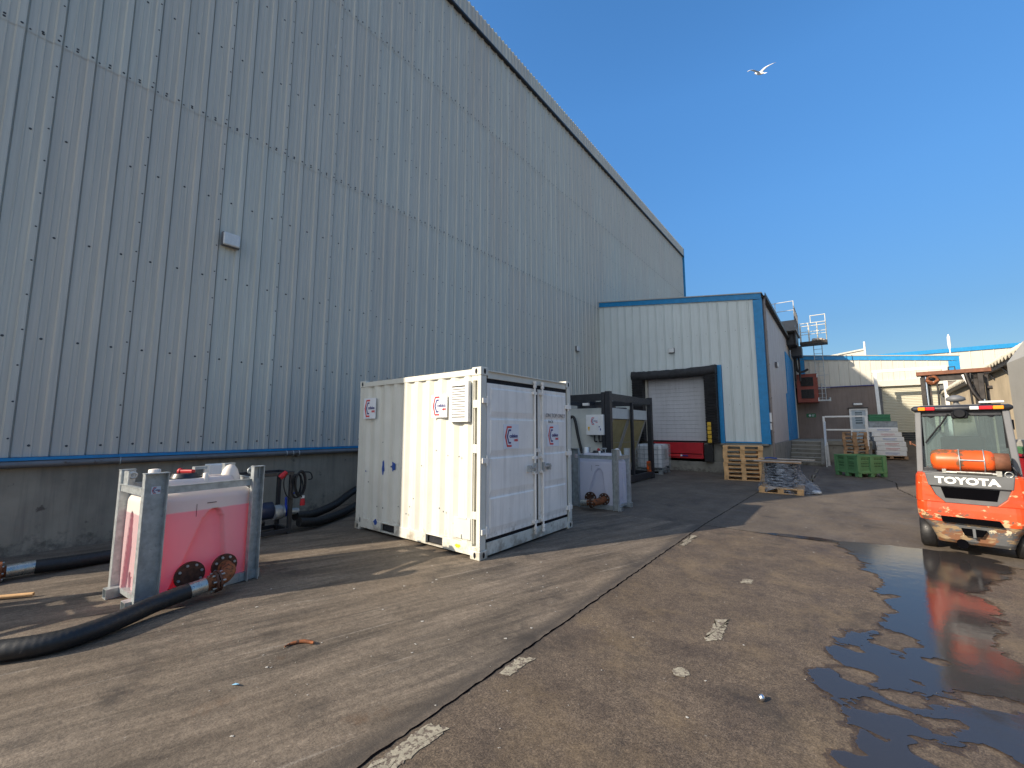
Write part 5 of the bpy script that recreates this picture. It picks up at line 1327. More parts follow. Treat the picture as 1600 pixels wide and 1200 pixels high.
for s in (-1, 1):
    for c0, c1 in ((-X + .17, -.10), (.10, X - .17)):
        for z in (.36, .46, .62):
            n = 5
            for i in range(n): mb.box(c0 + (c1 - c0) * i / n + .01, c0 + (c1 - c0) * (i + 1) / n - .01, s * (Y - .034), s * (Y - .0335), z, z + .05)
    for c0, c1 in ((-Y + .17, -.10), (.10, Y - .17)):
        for z in (.36, .46, .62):
            for i in range(5): mb.box(s * (X - .034), s * (X - .0335), c0 + (c1 - c0) * i / 5 + .01, c0 + (c1 - c0) * (i + 1) / 5 - .01, z, z + .05)
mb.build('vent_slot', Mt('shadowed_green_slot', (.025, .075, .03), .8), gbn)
for x in (-X + .08, 0, X - .08):
    for y in (-Y + .08, 0, Y - .08):
        if x == 0 and y == 0: continue
        mb = MB(); mb.box(x - .075, x + .075, y - .07, y + .07, 0, .13); mb.build('foot', g, gbn, bevel=.015)

# ================================================================== WHITE FISH BOXES on a pallet
BX, BY = 1.80, 28.1; bz = gz(27.9) + .02
make_pallet('dark pallet carrying the leaning stack of white boxes', MAT['woodold'], (BX + .08, BY, bz), R(2), None, 1.2, 1.0)
mb = MB()
def make_box(z, x, y, lab, colr, i):
    t = thing('white_box', lab, 'box', (x, y, z), R(2 + rnd.uniform(-2, 2)), 'white printed boxes stacked on a pallet')
    m = MB(); m.box(-.56, .56, -.46, .46, 0, .228); m.build('carton', MAT['plasticwhite'], t, bevel=.03, seg=3)
    m = MB(); m.box(-.22, .30, -.465, -.461, .13, .155, 0); m.box(-.22, .22, -.465, -.461, .085, .10, 0); m.box(-.10, .32, -.465, -.461, .05, .058, 0); m.build('printed_band', colr, t)
    return t
pale_blue = Mt('faded_blue_print', (.22, .28, .50), .6); pale_red = Mt('faded_red_print', (.55, .25, .28), .6)
for i in range(6):
    lab = ['lowest white printed box resting on the dark pallet', 'second white box from the bottom of the leaning stack', 'third white box from the bottom of the leaning stack', 'third white box from the top of the leaning stack', 'second white box from the top, set back a little', 'topmost white box of the leaning stack'][i]
    make_box(bz + .146 + i * .231, BX + [.10, .12, .10, .05, -.03, -.13][i], BY, lab, (pale_blue, pale_red)[[0, 1, 1, 0, 1, 0][i]], i)

# ================================================================== WRAPPED GREY CRATES + GREEN CRATES
CXc, CYc = 1.80, 29.6; cz = gz(29.3) + .03
make_pallet('pallet under the grey crates, mostly hidden behind the white boxes', MAT['woodold'], (CXc, CYc, cz), 0, None)
def make_crate(name, lab, mat, loc, L, W, H, group):
    t = thing(name, lab, 'crate', loc, R(rnd.uniform(-2, 2)), group)
    m = MB(); m.box(-L / 2, L / 2, -W / 2, W / 2, 0, .02)
    for s in (-1, 1):
        m.box(-L / 2, L / 2, s * W / 2, s * (W / 2 - .02), .02, H); m.box(s * L / 2, s * (L / 2 - .02), -W / 2 + .02, W / 2 - .02, .02, H)
    m.build('crate_wall', mat, t)
    m = MB(); m.box(-L / 2 - .015, L / 2 + .015, -W / 2 - .015, W / 2 + .015, H - .035, H - .012) 
    for i in range(6): m.box(-L / 2 + i * L / 6 + .02, -L / 2 + i * L / 6 + .04, -W / 2 - .012, -W / 2, .02, H - .04)
    m.build('rim', mat, t); return t
greyc = Mt('wrapped_grey_plastic', (.26, .29, .31), .35, var=.3, scale=6)
for i in range(5):
    make_crate('grey_crate', ['lowest', 'second lowest', 'middle', 'second highest', 'topmost'][i] + ' grey crate in the pile behind the white boxes', greyc, (CXc, CYc, cz + .146 + i * .30), 1.12, .78, .285, 'grey crates behind the white boxes')
for i in range(2):
    make_crate('green_crate', ['lower', 'upper'][i] + ' dark green crate on top of the grey crates', MAT['greendk'], (CXc - .12, CYc, cz + .146 + 1.5 + i * .185), .86, .60, .175, 'dark green crates on the grey crates')

# ================================================================== PLATFORM, STEPS, RAILINGS
mb = MB(); mb.box(-2.03, 1.15, 26.6, 31.99, -.1, 1.13); mb.box(-.62, 1.19, 26.54, 26.6, .93, 1.15)
o = mb.build('platform', MAT['concretelt'], bevel=.01, label='raised concrete platform with a lighter coping before the brown wall', cat='platform')
st = thing('concrete_steps', 'worn grey concrete steps climbing to the platform beside the blue side door', 'steps', (-1.4, 25, 0))
mb = MB(); n = 6
for i in range(n): mb.box(-2.03, -.80, 24.6 + i * .33, 26.59, (i * .188) if i else -.05, (i + 1) * .188 - .002)
mb.build('flight', MAT['concretelt'], st, world=True, bevel=.012)
for i in range(n):
    mb = MB(); mb.box(-2.02, -.81, 24.58 + i * .33, 24.66 + i * .33, (i + 1) * .188 - .035, (i + 1) * .188 + .004); mb.build('nosing', MAT['greypanel'], st, world=True, bevel=.004)
mb = MB(); mb.prism([(24.35, 0), (26.59, 0), (26.59, 1.28), (24.8, .35), (24.35, .12)], 'x', -.795, -.66); mb.build('side_kerb', MAT['concretelt'], st, world=True, bevel=.008)
rl = thing('platform_railing', 'white tube railing along the front edge of the raised platform', 'railing', (.2, 26.5, 1.15))
w_ = MAT['white']
for x in (-.62, 1.02):
    mb = MB(); mb.beam((x, 26.50, .75), (x, 26.50, 2.38), .09, .06); mb.build('post', w_, rl, world=True)
for z in (2.36, 1.70):
    mb = MB(); mb.beam((-.57, 26.50, z), (.98, 26.50, z), .05, .075); mb.build('rail', w_, rl, world=True)
hr = thing('step_handrail', 'slanting grey steel handrail beside the concrete steps', 'railing', (-.7, 25, 0))
for y, z0, z1 in ((24.1, 0.0, .95), (26.3, .9, 2.1)):
    mb = MB(); mb.beam((-.58, y, z0), (-.58, y, z1), .06, .06); mb.build('post', MAT['gold'], hr, world=True)
for dz in (0, -.5):
    mb = MB(); mb.beam((-.58, 24.1, .95 + dz), (-.58, 26.3, 2.1 + dz), .05, .05); mb.build('rail', MAT['gold'], hr, world=True)
bl = thing('white_bollard', 'short white painted post at the foot of the concrete steps', 'bollard', (-.50, 24.7, 0))
mb = MB(); mb.beam((0, 0, 0), (-.04, 0, 1.12), .09, .09); mb.build('post', w_, bl, bevel=.01)
mb = MB(); mb.box(-.09, .09, -.09, .09, 0, .015); mb.build('base_plate', MAT['galv'], bl)

# ================================================================== LOUVRED UNIT + ROOF PLANT + LADDER
lv = thing('louvred_unit', 'red-brown louvred plant box hung high on the far wall', 'ventilation unit', (-1.4, 31.4, 4.2))
mb = MB(); mb.box(-1.93, -.88, 30.95, 31.94, 3.35, 5.10); bd = mb.build('casing', MAT['louvre'], lv, world=True, bevel=.02)
for z0, z1 in ((3.60, 4.15), (4.35, 4.90)):
    mb = MB(); mb.box(-1.72, -1.08, 30.93, 30.949, z0, z1, 0)
    for i in range(8): mb.prism([(30.90, z0 + i * .068), (30.93, z0 + .05 + i * .068), (30.93, z0 + .056 + i * .068)][::-1], 'x', -1.70, -1.10, 0)
    mb.build('louvre', MAT['mast'], lv, world=True)
mb = MB(); mb.box(-.90, -.86, 30.93, 30.95, 4.85, 5.05); mb.box(-.90, -.86, 30.93, 30.95, 3.40, 3.62); mb.build('latch', MAT['white'], lv, world=True)
mb = MB(); mb.box(-.86, -.3, 31.1, 31.3, 3.42, 3.50); mb.cyl((-.70, 31.2, 3.5), (-.70, 31.2, 4.5), .03, 8); mb.cyl((-.34, 31.2, 3.4), (-.34, 31.2, 3.62), .06, 10); mb.build('support_bracket', MAT['galv'], lv, world=True)
rp = thing('roof_plant', 'dark steel plant platform with handrails on the loading bay roof edge', 'roof platform', (-2.0, 29, 6.9))
mb = MB(); mb.box(-3.4, -1.55, 27.6, 30.4, 7.25, 7.40); mb.box(-3.4, -1.60, 27.65, 30.3, 7.40, 7.85)
mb.build('deck', MAT['cabgrey'], rp, world=True)
mb = MB(); mb.box(-2.5, -1.62, 28.3, 30.2, 6.55, 7.24); mb.box(-1.98, -1.45, 29.3, 30.3, 6.0, 6.60); mb.build('plant_box', MAT['black'], rp, world=True, bevel=.03)
mb = MB()
for x, y in ((-1.66, 28.0), (-1.66, 30.0), (-1.9, 30.2)): mb.cyl((x, y, 4.6 if y > 29 else 6.5), (x, y, 7.3), .05, 8)
mb.tube(spline([(-1.85, 30.3, 6.1), (-1.80, 30.3, 5.3), (-1.55, 30.5, 5.2), (-1.30, 30.7, 5.35)], 6), .07, 8)
mb.build('duct', MAT['mast'], rp, world=True)
def railing(par, a, b, z, n, mat, mid=True):
    a = Vector(a); b = Vector(b)
    m = MB()
    for i in range(n + 1):
        p = a.lerp(b, i / n); m.cyl((p.x, p.y, z), (p.x, p.y, z + 1.12), .022, 6)
    m.cyl((a.x, a.y, z + 1.1), (b.x, b.y, z + 1.1), .022, 6); m.cyl((a.x, a.y, z + .58), (b.x, b.y, z + .58), .018, 6)
    m.build('handrail', mat, par, world=True)
railing(rp, (-3.35, 27.7), (-1.60, 27.7), 7.85, 2, MAT['gold']); railing(rp, (-1.60, 27.7), (-1.60, 30.35), 7.55, 4, MAT['cabgrey'])
gw = thing('access_gangway', 'steel gangway with pale railings jutting out from the roof platform against the sky', 'gangway', (-.8, 30, 6.8))
mb = MB(); mb.box(-1.54, -.22, 29.75, 30.65, 6.74, 6.90); mb.build('deck', MAT['mast'], gw, world=True)
mb = MB(); mb.tube([(-.9, 29.9, 6.9), (-.9, 30.3, 7.06), (-.5, 30.3, 7.04), (-.35, 30.2, 6.92)], .09, 8); mb.build('cable_drum', MAT['woodgrey'], gw, world=True)
railing(gw, (-1.5, 29.78), (-.25, 29.78), 6.9, 3, MAT['cream']); railing(gw, (-1.5, 30.62), (-.25, 30.62), 6.9, 3, MAT['cream']); railing(gw, (-.25, 29.78), (-.25, 30.62), 6.9, 1, MAT['white'])
mb = MB(); mb.cyl((-.95, 29.78, 8.0), (-.95, 29.78, 8.45), .02, 6); mb.cyl((-.25, 29.78, 8.0), (-.25, 29.78, 8.45), .02, 6); mb.cyl((-.95, 29.78, 8.42), (-.25, 29.78, 8.42), .025, 6); mb.build('gate_hoop', MAT['cream'], gw, world=True)
ld = thing('access_ladder', 'thin grey ladder with hoops hanging from the gangway down the far wall', 'ladder', (-.7, 31.0, 3.4))
mb = MB()
for x in (-.93, -.52): mb.cyl((x, 31.0, 3.4), (x, 31.0, 6.9), .022, 6)
mb.build('stile', MAT['galv'], ld, world=True)
mb = MB()
for i in range(13): mb.cyl((-.93, 31.0, 3.6 + i * .27), (-.52, 31.0, 3.6 + i * .27), .013, 6)
mb.build('rung', MAT['galv'], ld, world=True)
mb = MB()
for z in (4.2, 5.0): mb.cyl((-1.15, 31.3, z), (-.30, 31.3, z), .018, 6); mb.cyl((-.93, 31.0, z), (-.93, 31.9, z), .018, 6); mb.cyl((-.52, 31.0, z), (-.52, 31.9, z), .018, 6)
mb.build('wall_bracket', MAT['galv'], ld, world=True)

# ================================================================== TUBS beyond the forklift
tb = thing('red_tub', 'red plastic tub half hidden behind the right side of the forklift', 'tub', (3.15, 12.6, 0))
mb = MB(); mb.prism([(-.34, 0), (.34, 0), (.40, 1.18), (-.40, 1.18)], 'y', -.4, .4); mb.build('body', MAT['signred'], tb, bevel=.03)
mb = MB(); mb.box(-.43, .43, -.43, .43, 1.19, 1.24); mb.build('rim', MAT['signred'], tb, bevel=.01)
mb = MB(); mb.box(-.40, .40, -.38, .38, 1.245, 1.38); o = mb.build('green_tray', MAT['green'], label='green tray lying on the red tub behind the forklift', cat='tray', bevel=.01); o.location = (3.15, 12.6, 0)
mb = MB(); mb.box(-.38, .38, -.36, .36, 1.385, 1.52); o = mb.build('cream_carton', MAT['clad3'], label='cream carton lying on the green tray behind the forklift', cat='carton', bevel=.01); o.location = (3.15, 12.6, 0)

# ================================================================== FORKLIFT (local: +y = forward, rear face at y=0)
fk = thing('forklift', 'battered orange counterbalance forklift seen from behind, gas bottle on its back, beside the puddle', 'forklift', (1.335, 8.42, 0), R(-8))
def rounded(pts_top, y):
    return [(x, y, z) for x, z in pts_top]
# counterweight: lofted plan sections with rounded rear corners
def section(hw, y0, r, z, y1=1.0):
    """plan outline of the counterweight at height z"""
    pts = []
    for i in range(7):
        a = R(180 + 90 * i / 6); pts.append((-hw + r + r * math.cos(a), y0 + r + r * math.sin(a) * 1.0))
    for i in range(7):
        a = R(270 + 90 * i / 6); pts.append((hw - r + r * math.cos(a), y0 + r + r * math.sin(a)))
    pts += [(hw, y1), (-hw, y1)]
    return [(x, y - .05 * (1 - (x / hw) ** 2) * .6, z) if y < .35 else (x, y, z) for x, y in pts]
def loft(secs, mat, name, par, caps=True, bevel=0, m=None, closed=True):
    mb = MB(); v = []; n = len(secs[0])
    for s in secs: v += s
    mb.add(v, [(j * n + i, j * n + (i + 1) % n, (j + 1) * n + (i + 1) % n, (j + 1) * n + i) for j in range(len(secs) - 1) for i in range(n)], 0, False)
    if caps: mb.add(secs[0], [tuple(range(n))[::-1]]); mb.add(secs[-1], [tuple(range(n))])
    return mb.build(name, mat, par, bevel=bevel)
orange_, bump_ = MAT['orange'], MAT['bumper']
# lower, grey battered part
cw = loft([section(.355, .09, .07, .155), section(.365, .05, .09, .20), section(.42, .03, .11, .34), section(.50, .01, .13, .445)], bump_, 'counterweight', fk, bevel=.012)
mb = MB(); mb.prism([(-.12, .375), (-.09, .285), (.07, .285), (.12, .375)], 'y', -.048, .06); mb.build('tow_pocket', MAT['void'], cw, bevel=.01)
mb = MB(); mb.box(-.015, .015, -.062, .0, .27, .39); mb.build('tow_pin', MAT['forkgrey'], cw, bevel=.005)
mb = MB(); mb.prism([(-.29, .445), (.27, .445), (.24, .52), (-.30, .52)], 'y', -.055, .12); mb.build('lower_grille', MAT['void'], cw)
mb = MB(); mb.cyl((-.12, -.045, .165), (-.12, .2, .165), .055, 14); mb.build('axle_hole', MAT['void'], cw)
# orange band, wrapping, with raised shoulders
loft([section(.52, .005, .14, .445), section(.535, -.005, .15, .50), section(.54, -.005, .15, .62), section(.535, .0, .15, .70)], orange_, 'orange_band', fk, bevel=.012)
for s in (-1, 1):
    # shoulders: each side wall of the engine cover
    mb = MB()
    v = []
    prof = [(.70, .235, .54), (.80, .33, .535), (.92, .375, .53), (1.06, .40, .52), (1.10, .415, .50)]
    for z, xi, xo in prof:
        v += [(s * xi, .0 + (1.1 - z) * -.0, z), (s * (xo - .07), .01, z), (s * (xo - .02), .04, z), (s * xo, .12, z), (s * xo, 1.55, z), (s * xi, 1.55, z)]
    n = 6
    f = [(j * n + i, j * n + (i + 1) % n, (j + 1) * n + (i + 1) % n, (j + 1) * n + i) for j in range(4) for i in range(n)] + [tuple(range(n))[::-1], tuple(range(4 * n, 5 * n))]
    if s > 0: f = [q[::-1] for q in f]
    mb.add(v, f); mb.build('side_cover', orange_, fk, bevel=.012)
# dark grey rear panel with the name and grille
mb = MB(); mb.prism([(-.24, .70), (.24, .70), (.335, .80), (.385, .92), (.41, 1.09), (-.41, 1.09), (-.385, .92), (-.335, .80)], 'y', .035, .09)
rpn = mb.build('rear_panel', MAT['forkgrey'], fk, bevel=.006)
mb = MB(); mb.prism([(-.395, .93), (.395, .93), (.42, 1.10), (-.42, 1.10)], 'y', -.01, .034); mb.build('name_board', MAT['forkgrey'], fk, bevel=.01)
mb = MB(); mb.prism([(-.24, .765), (.24, .765), (.275, .915), (-.275, .915)], 'y', .028, .036); mb.build('grille', MAT['void'], rpn)
mb = MB(); put_text(mb, 'TOYOTA', .125, (-.02, -.0125, 1.010), (1, 0, 0), (0, 0, 1), 0, .006, 1.16); mb.build('lettering', MAT['white'], fk)
# deck and gas bottle
mb = MB(); mb.box(-.44, .44, .02, .50, 1.095, 1.12); mb.build('bonnet', MAT['forkgrey'], fk, bevel=.01)
gbt = MB(); prof = [(-.37, .02), (-.365, .09), (-.345, .130), (-.30, .148), (-.10, .15), (-.095, .153), (-.085, .153), (-.08, .15), (.18, .15), (.22, .140), (.25, .11), (.26, .05)]
gbt.tube([(x + .02, .17, 1.285) for x, r in prof], [r for x, r in prof], 24)
bt = gbt.build('gas_bottle', MAT['orangeclean'], fk)
mb = MB(); mb.tube([(.25, .17, 1.285), (.27, .17, 1.285), (.40, .17, 1.285)], [.10, .115, .115], 18, caps=False); mb.build('bottle_collar', MAT['mastbrown'], bt, solid=.006)
mb = MB(); mb.cyl((.27, .17, 1.285), (.36, .17, 1.285), .03, 8); mb.tube(spline([(.35, .17, 1.285), (.42, .12, 1.22), (.46, .14, 1.14), (.48, .3, 1.12)], 6), .014, 8); mb.build('regulator', MAT['black'], bt)
mb = MB()
for x in (-.06, .17):
    mb.tube([(x, .17 + .158 * math.cos(a), 1.285 + .158 * math.sin(a)) for a in [R(-100 + 15 * i) for i in range(24)]], .007, 6)
mb.tube([(-.06, .012, 1.30), (.17, .012, 1.30)], .010, 6); mb.build('strap', MAT['galv'], bt)
mb = MB(); mb.cyl((-.22, .02, 1.125), (.30, .02, 1.125), .020, 10); mb.cyl((-.10, -.01, 1.135), (.22, -.01, 1.135), .014, 10); mb.box(-.24, -.20, .0, .06, 1.11, 1.17); mb.box(.26, .31, -.02, .06, 1.10, 1.17)
mb.ring((.37, .0, 1.13), (0, 1, 0), .035, .006, 16); mb.build('bottle_cradle', MAT['steel'], fk)
# cab
g2 = MAT['cabgrey']
def pillar(a, b, w1, w2):
    m = MB(); m.beam(a, b, w1, w2, upv=(0, 1, 0)); m.build('cab_pillar', g2, fk, bevel=.012)
pillar((-.475, .36, 1.06), (-.435, .42, 2.02), .07, .10); pillar((.475, .36, 1.06), (.435, .42, 2.02), .07, .10)
pillar((-.46, 1.75, .9), (-.43, 1.55, 2.02), .07, .08); pillar((.46, 1.75, .9), (.43, 1.55, 2.02), .07, .08)
mb = MB(); mb.box(-.46, .46, .34, .42, 1.10, 1.16); mb.box(-.40, .40, .40, .44, 1.92, 2.0); mb.build('window_surround', MAT['black'], fk, bevel=.008)
mb = MB(); mb.add([(-.435, .40, 1.16), (.435, .40, 1.16), (.40, .425, 1.93), (-.40, .425, 1.93)], [(0, 1, 2, 3)]); mb.build('rear_window', MAT['glass'], fk)
mb = MB(); mb.add([(-.44, 1.68, 1.1), (.44, 1.68, 1.1), (.41, 1.58, 2.0), (-.41, 1.58, 2.0)], [(0, 1, 2, 3)]); mb.build('windscreen', MAT['glass'], fk)
mb = MB()
for x0, x1, y0, y1, z0, z1 in ((-.44, -.40, .41, .43, 1.16, 1.93), (.40, .44, .41, .43, 1.16, 1.93)): mb.box(x0, x1, y0, y1, z0, z1)
mb.build('window_rubber', MAT['gasket'], fk)
mb = MB()
for y in (.45, .70, .95, 1.2, 1.45): mb.box(-.42, .42, y, y + .05, 2.03, 2.075)
mb.box(-.47, -.41, .38, 1.62, 2.02, 2.08); mb.box(.41, .47, .38, 1.62, 2.02, 2.08); mb.box(-.41, .41, .50, 1.50, 2.08, 2.09)
mb.build('roof_guard', MAT['cabgrey'], fk, bevel=.008)
mb = MB(); mb.tube([(-.49, .37, 2.03), (-.475, .36, 2.03), (.475, .36, 2.03), (.49, .37, 2.03)], [.03, .042, .042, .03], 12)
bar = mb.build('light_bar', MAT['black'], fk)
for x0, x1, m_, nm in ((-.43, -.35, 'amberlens', 'indicator_lamp'), (-.348, -.25, 'redlens', 'tail_lamp'), (.10, .19, 'clearlens', 'reverse_lamp'), (.192, .318, 'redlens', 'tail_lamp'), (.32, .42, 'amberlens', 'indicator_lamp')):
    mb = MB(); mb.box(x0, x1, .304, .33, 2.005, 2.055); mb.build(nm, MAT[m_], bar, bevel=.008)
mb = MB(); mb.box(-.09, .08, .30, .40, 1.88, 1.985); mb.tube([(-.005, .30, 1.955), (-.005, .27, 1.955)], [.07, .055], 14); mb.build('rear_camera', MAT['gasket'], fk, bevel=.02)
for x in (-.30, .30):
    mb = MB(); mb.sphere((x, .45, 1.93), .045, 10); mb.build('wiper_motor', MAT['black'], fk)
mb = MB(); mb.tube([(-.12, .375, 1.95), (-.20, .37, 1.80), (-.34, .365, 1.60)], [.012, .010, .006], 6); mb.beam((-.22, .375, 1.78), (-.385, .375, 1.52), .012, .02); mb.build('wiper', MAT['gasket'], fk)
mb = MB(); mb.tube([(-.02, .62, 2.09), (-.02, .62, 2.12), (-.02, .62, 2.14)], [.05, .03, .03], 12); mb.tube([(-.02, .62, 2.14), (-.02, .62, 2.16), (-.02, .62, 2.20), (-.02, .62, 2.235)], [.06, .105, .10, .04], 16); mb.build('roof_lamp', MAT['cabgrey'], fk)
mb = MB(); mb.box(.20, .44, .45, .60, 2.10, 2.13); mb.build('roof_plate', MAT['white'], fk, bevel=.01)
# interior: seat back, wheel, dash, side body
mb = MB(); mb.box(-.23, .23, .75, .87, 1.05, 1.62); mb.box(-.23, .23, .8, 1.3, .95, 1.07); mb.build('seat', MAT['gasket'], fk, bevel=.04)
mb = MB(); mb.ring((0, 1.45, 1.32), (0, .6, 1), .16, .015); mb.cyl((0, 1.45, 1.32), (0, 1.62, 1.1), .025, 8); mb.build('steering_wheel', MAT['gasket'], fk)
mb = MB(); mb.box(-.50, .50, .95, 1.95, .35, .94); mb.build('chassis', orange_, fk, bevel=.03)
mb = MB(); mb.box(-.48, .48, 1.60, 1.8, .9, 1.15); mb.build('dashboard', MAT['black'], fk, bevel=.03)
for x, wd in ((-.455, .17), (.455, .17)):
    t_ = MB(); y, r = .42, .215
    t_.tube([(x - wd / 2, y, r), (x - wd / 2 + .02, y, r), (x + wd / 2 - .02, y, r), (x + wd / 2, y, r)], [r - .03, r, r, r - .03], 28)
    wl = t_.build('wheel', MAT['rubber'], fk); q = MB(); q.cyl((x - wd / 2 - .004, y, r), (x + wd / 2 + .004, y, r), .10, 18); q.build('rim', MAT['white'], wl)
for x, wd in ((-.48, .2), (.48, .2)):
    t_ = MB(); y, r = 1.75, .29
    t_.tube([(x - wd / 2, y, r), (x - wd / 2 + .02, y, r), (x + wd / 2 - .02, y, r), (x + wd / 2, y, r)], [r - .03, r, r, r - .03], 28)
    wl = t_.build('wheel', MAT['rubber'], fk); q = MB(); q.cyl((x - wd / 2 - .004, y, r), (x + wd / 2 + .004, y, r), .14, 18); q.build('rim', MAT['white'], wl)
# mast
ms = MAT['mast']; MY = 2.45
for s in (-1, 1):
    mb = MB(); c = s * .33
    mb.box(c - .08, c + .045, MY, MY + .02, .1, 2.72); mb.box(c - .08, c - .06, MY + .02, MY + .14, .1, 2.72); mb.box(c + .03, c + .045, MY + .02, MY + .14, .1, 2.72)
    mb.box(s * .385, s * .425, MY + .03, MY + .14, .1, 2.70); mb.build('mast_rail', ms, fk)
    mb = MB(); mb.cyl((c + s * .015, MY - .05, .3), (c + s * .015, MY - .05, 2.05), .035, 12); mb.build('lift_cylinder', ms, fk)
    mb = MB(); mb.cyl((c + s * .015, MY - .05, 2.05), (c + s * .015, MY - .05, 2.70), .018, 10); mb.build('cylinder_rod', MAT['chrome'], fk)
    mb = MB(); mb.tube(spline([(s * .22, MY - .06, 2.72), (s * .20, MY - .08, 2.4), (s * .22, MY - .06, 1.9), (s * .25, MY - .05, 1.4)], 6), .014, 8); mb.build('mast_hose', MAT['rubber'], fk)
mb = MB(); mb.box(-.47, .47, MY - .06, MY + .16, 2.73, 2.80); mb.build('mast_crosshead', MAT['mastbrown'], fk, bevel=.006)
mb = MB(); mb.box(-.36, .36, MY + .0, MY + .05, 2.62, 2.725); mb.box(-.36, .36, MY, MY + .06, .5, .6); mb.build('mast_tie', ms, fk)
mb = MB(); mb.tube([(-.34, MY - .09, 2.63), (-.25, MY - .09, 2.57), (-.18, MY - .09, 2.63)], .03, 8); mb.ring((-.26, MY - .08, 2.63), (0, 1, 0), .07, .022, 18); mb.build('chain_wheel', MAT['rust'], fk)
mb = MB(); mb.beam((.13, MY - .08, 2.70), (.21, MY - .08, 2.45), .05, .05); mb.build('white_bracket', MAT['white'], fk)
mb = MB(); mb.tube([(-.04, MY, 2.80), (-.04, MY, 2.86), (.04, MY, 2.86), (.04, MY, 2.80)], .010, 6); mb.build('lifting_shackle', ms, fk)
mb = MB(); mb.box(.30, .36, MY - .12, MY - .05, 2.25, 2.7); mb.tube(spline([(.16, MY - .1, 2.72), (.22, MY - .12, 2.4), (.36, MY - .12, 2.1)], 8), .03, 8); mb.cyl((.40, MY - .02, 2.45), (.46, MY - .02, 2.45), .03, 8); mb.build('hose_guide', ms, fk)
for s in (-1, 1):
    mb = MB(); mb.box(s * .25 - .05, s * .25 + .05, MY + .18, MY + 1.25, .06, .10); mb.box(s * .25 - .05, s * .25 + .05, MY + .18, MY + .22, .06, .55); mb.build('fork', ms, fk)
mb = MB(); mb.box(-.45, .45, MY + .145, MY + .178, .35, .45); mb.box(-.45, .45, MY + .145, MY + .178, .62, .70); mb.build('fork_carriage', ms, fk)
mb = MB(); mb.tube([(-.50, .95, 1.45), (-.58, .98, 1.50)], .012, 6); mb.box(-.59, -.565, .95, .99, 1.47, 1.53); mb.build('side_mirror', MAT['mastbrown'], fk, bevel=.006)
mb = MB(); mb.box(.475, .50, .42, .52, 1.72, 1.86); mb.build('door_latch', MAT['gasket'], fk, bevel=.008)

# ================================================================== SEAGULL
sgl = thing('seagull', 'white seagull gliding with raised wings in the clear blue sky', 'bird', (-1.50, 17.25, 15.30), 0)
bx_ = (rt * math.cos(R(27)) + up * math.sin(R(27))).normalized(); by_ = (fw * .8 + up * .45 - rt * .25); by_ = (by_ - bx_ * by_.dot(bx_)).normalized(); bz_ = bx_.cross(by_)
sgl.scale = (.85,) * 3; sgl.rotation_euler = Matrix((bx_, by_, bz_)).transposed().to_euler()
mb = MB()
mb.tube([(0, -.26, -.01), (0, -.20, 0), (0, -.10, .01), (0, .04, .02), (0, .14, .03), (0, .20, .045), (0, .25, .055), (0, .275, .052)], [.015, .040, .062, .070, .055, .040, .032, .012], 12)
mb.add([(-.015, -.22, 0), (.015, -.22, 0), (.07, -.38, -.015), (0, -.40, -.015), (-.07, -.38, -.015)], [(0, 1, 2, 3, 4)])
sb = mb.build('body', MAT['feather'], sgl, fix=False)
mb = MB(); mb.tube([(0, .27, .052), (0, .31, .045), (0, .33, .038)], [.010, .008, .003], 6); mb.build('beak', MAT['beak'], sgl)
for s, dz in ((-1, .30), (1, .12)):
    mb = MB(); v = []
    W = [(0, .09, -.10, 0, .03), (.16, .13, -.11, .10, .022), (.32, .14, -.08, .20, .016), (.48, .08, -.10, .24, .012), (.62, -.02, -.13, .25, .008), (.70, -.12, -.16, .25, .004)]
    for x, yf, yb, q, th in W:
        z = .03 + q * dz / .25 * (1.0)
        v += [(s * x, yf, z), (s * x, (yf + yb) / 2, z + th), (s * x, yb, z - .004), (s * x, (yf + yb) / 2, z - th * .4)]
    f = [(j * 4 + i, j * 4 + (i + 1) % 4, (j + 1) * 4 + (i + 1) % 4, (j + 1) * 4 + i) for j in range(5) for i in range(4)]
    mb.add(v, f, 0, True); mb.m = [0 if i < 16 else 1 for i in range(len(f))]
    mb.build('wing', [MAT['feather'], MAT['feathergrey']], sgl)

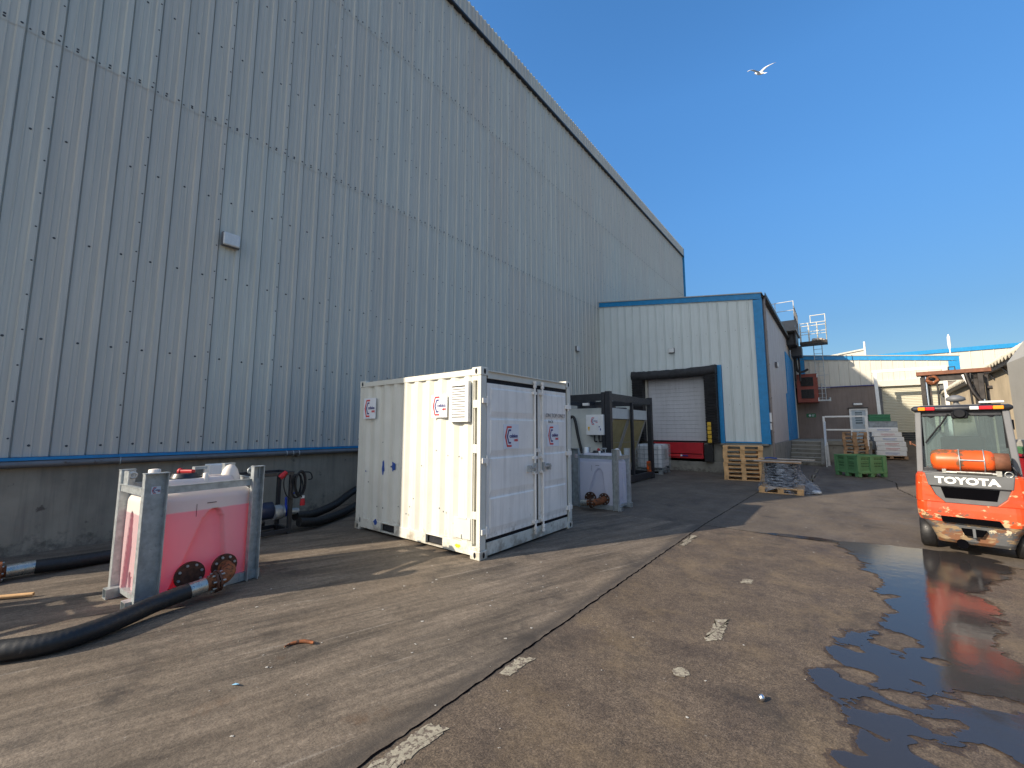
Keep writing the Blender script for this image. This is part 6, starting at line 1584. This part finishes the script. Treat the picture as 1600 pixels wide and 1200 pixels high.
# ================================================================== LITTER and marks on the yard
mb = MB(); mb.tube([(0, 0, .03), (.25, .35, .03), (.33, .47, .03)], .022, 4); mb.v = [(x, y, max(z, .004)) for x, y, z in mb.v]
o = mb.build('timber_batten', MAT['wood'], label='bare pale timber batten lying on the ground at the left edge', cat='batten'); o.location = (-7.0, -.02, 0)
mb = MB(); mb.tube(spline([(-.11, 0, .012), (-.06, .035, .012), (.02, .03, .016), (.09, -.01, .012), (.10, -.04, .02)], 5), [.006 + .009 * math.sin(math.pi * i / 20) for i in range(21)], 6)
o = mb.build('rusty_scrap', MAT['rust'], label='small curved rusty strip lying on the open concrete', cat='scrap'); o.location = (-3.52, 1.71, 0); o.rotation_euler = (0, 0, R(60))
mb = MB(); mb.add([(0, 0, .006), (.05, .01, .02), (.045, .03, .012), (.0, .022, .006)], [(0, 1, 2, 3)], 0); o = mb.build('plastic_scrap', MAT['bluelitter'], label='tiny pale blue plastic scrap on the open concrete', cat='litter', solid=.002); o.location = (-3.35, 1.18, 0)
mb = MB(); mb.sphere((0, 0, .02), .022, 8); o = mb.build('glass_shard', MAT['chrome'], label='small shiny object glinting on the asphalt', cat='litter'); o.location = (-.51, 3.22, 0)
mb = MB(); rr = random.Random(31)
for i in range(420):
    q = rr.random()
    x = rr.uniform(-6.5, 1.5); y = 1.0 + 13 * rr.random() ** 1.6
    if q < .3: x = -3.2 + rr.gauss(0, 1.2); y = 3.6 + rr.gauss(0, 1.2)
    if -6.9 < x < -3.8 and 4.1 < y < 6.7: continue
    r = rr.choice([.002, .003, .003, .004, .005, .006, .009]) * rr.uniform(.7, 1.2) * (1 + y * .03); n = 7
    pts = [(x + r * math.cos(2 * math.pi * k / n) * rr.uniform(.3, 1.8), y + r * math.sin(2 * math.pi * k / n) * rr.uniform(.3, 1.8), .0045) for k in range(n)]
    mb.add([(x, y, .006)] + pts, [(0, k + 1, (k + 1) % n + 1) for k in range(n)])
mb.build('bird_droppings', MAT['dropping'], label='white flecks of bird dropping and grit scattered over the yard', cat='droppings', kind='stuff')
# something out of view at the left still throws its frame-shaped shade across the ground
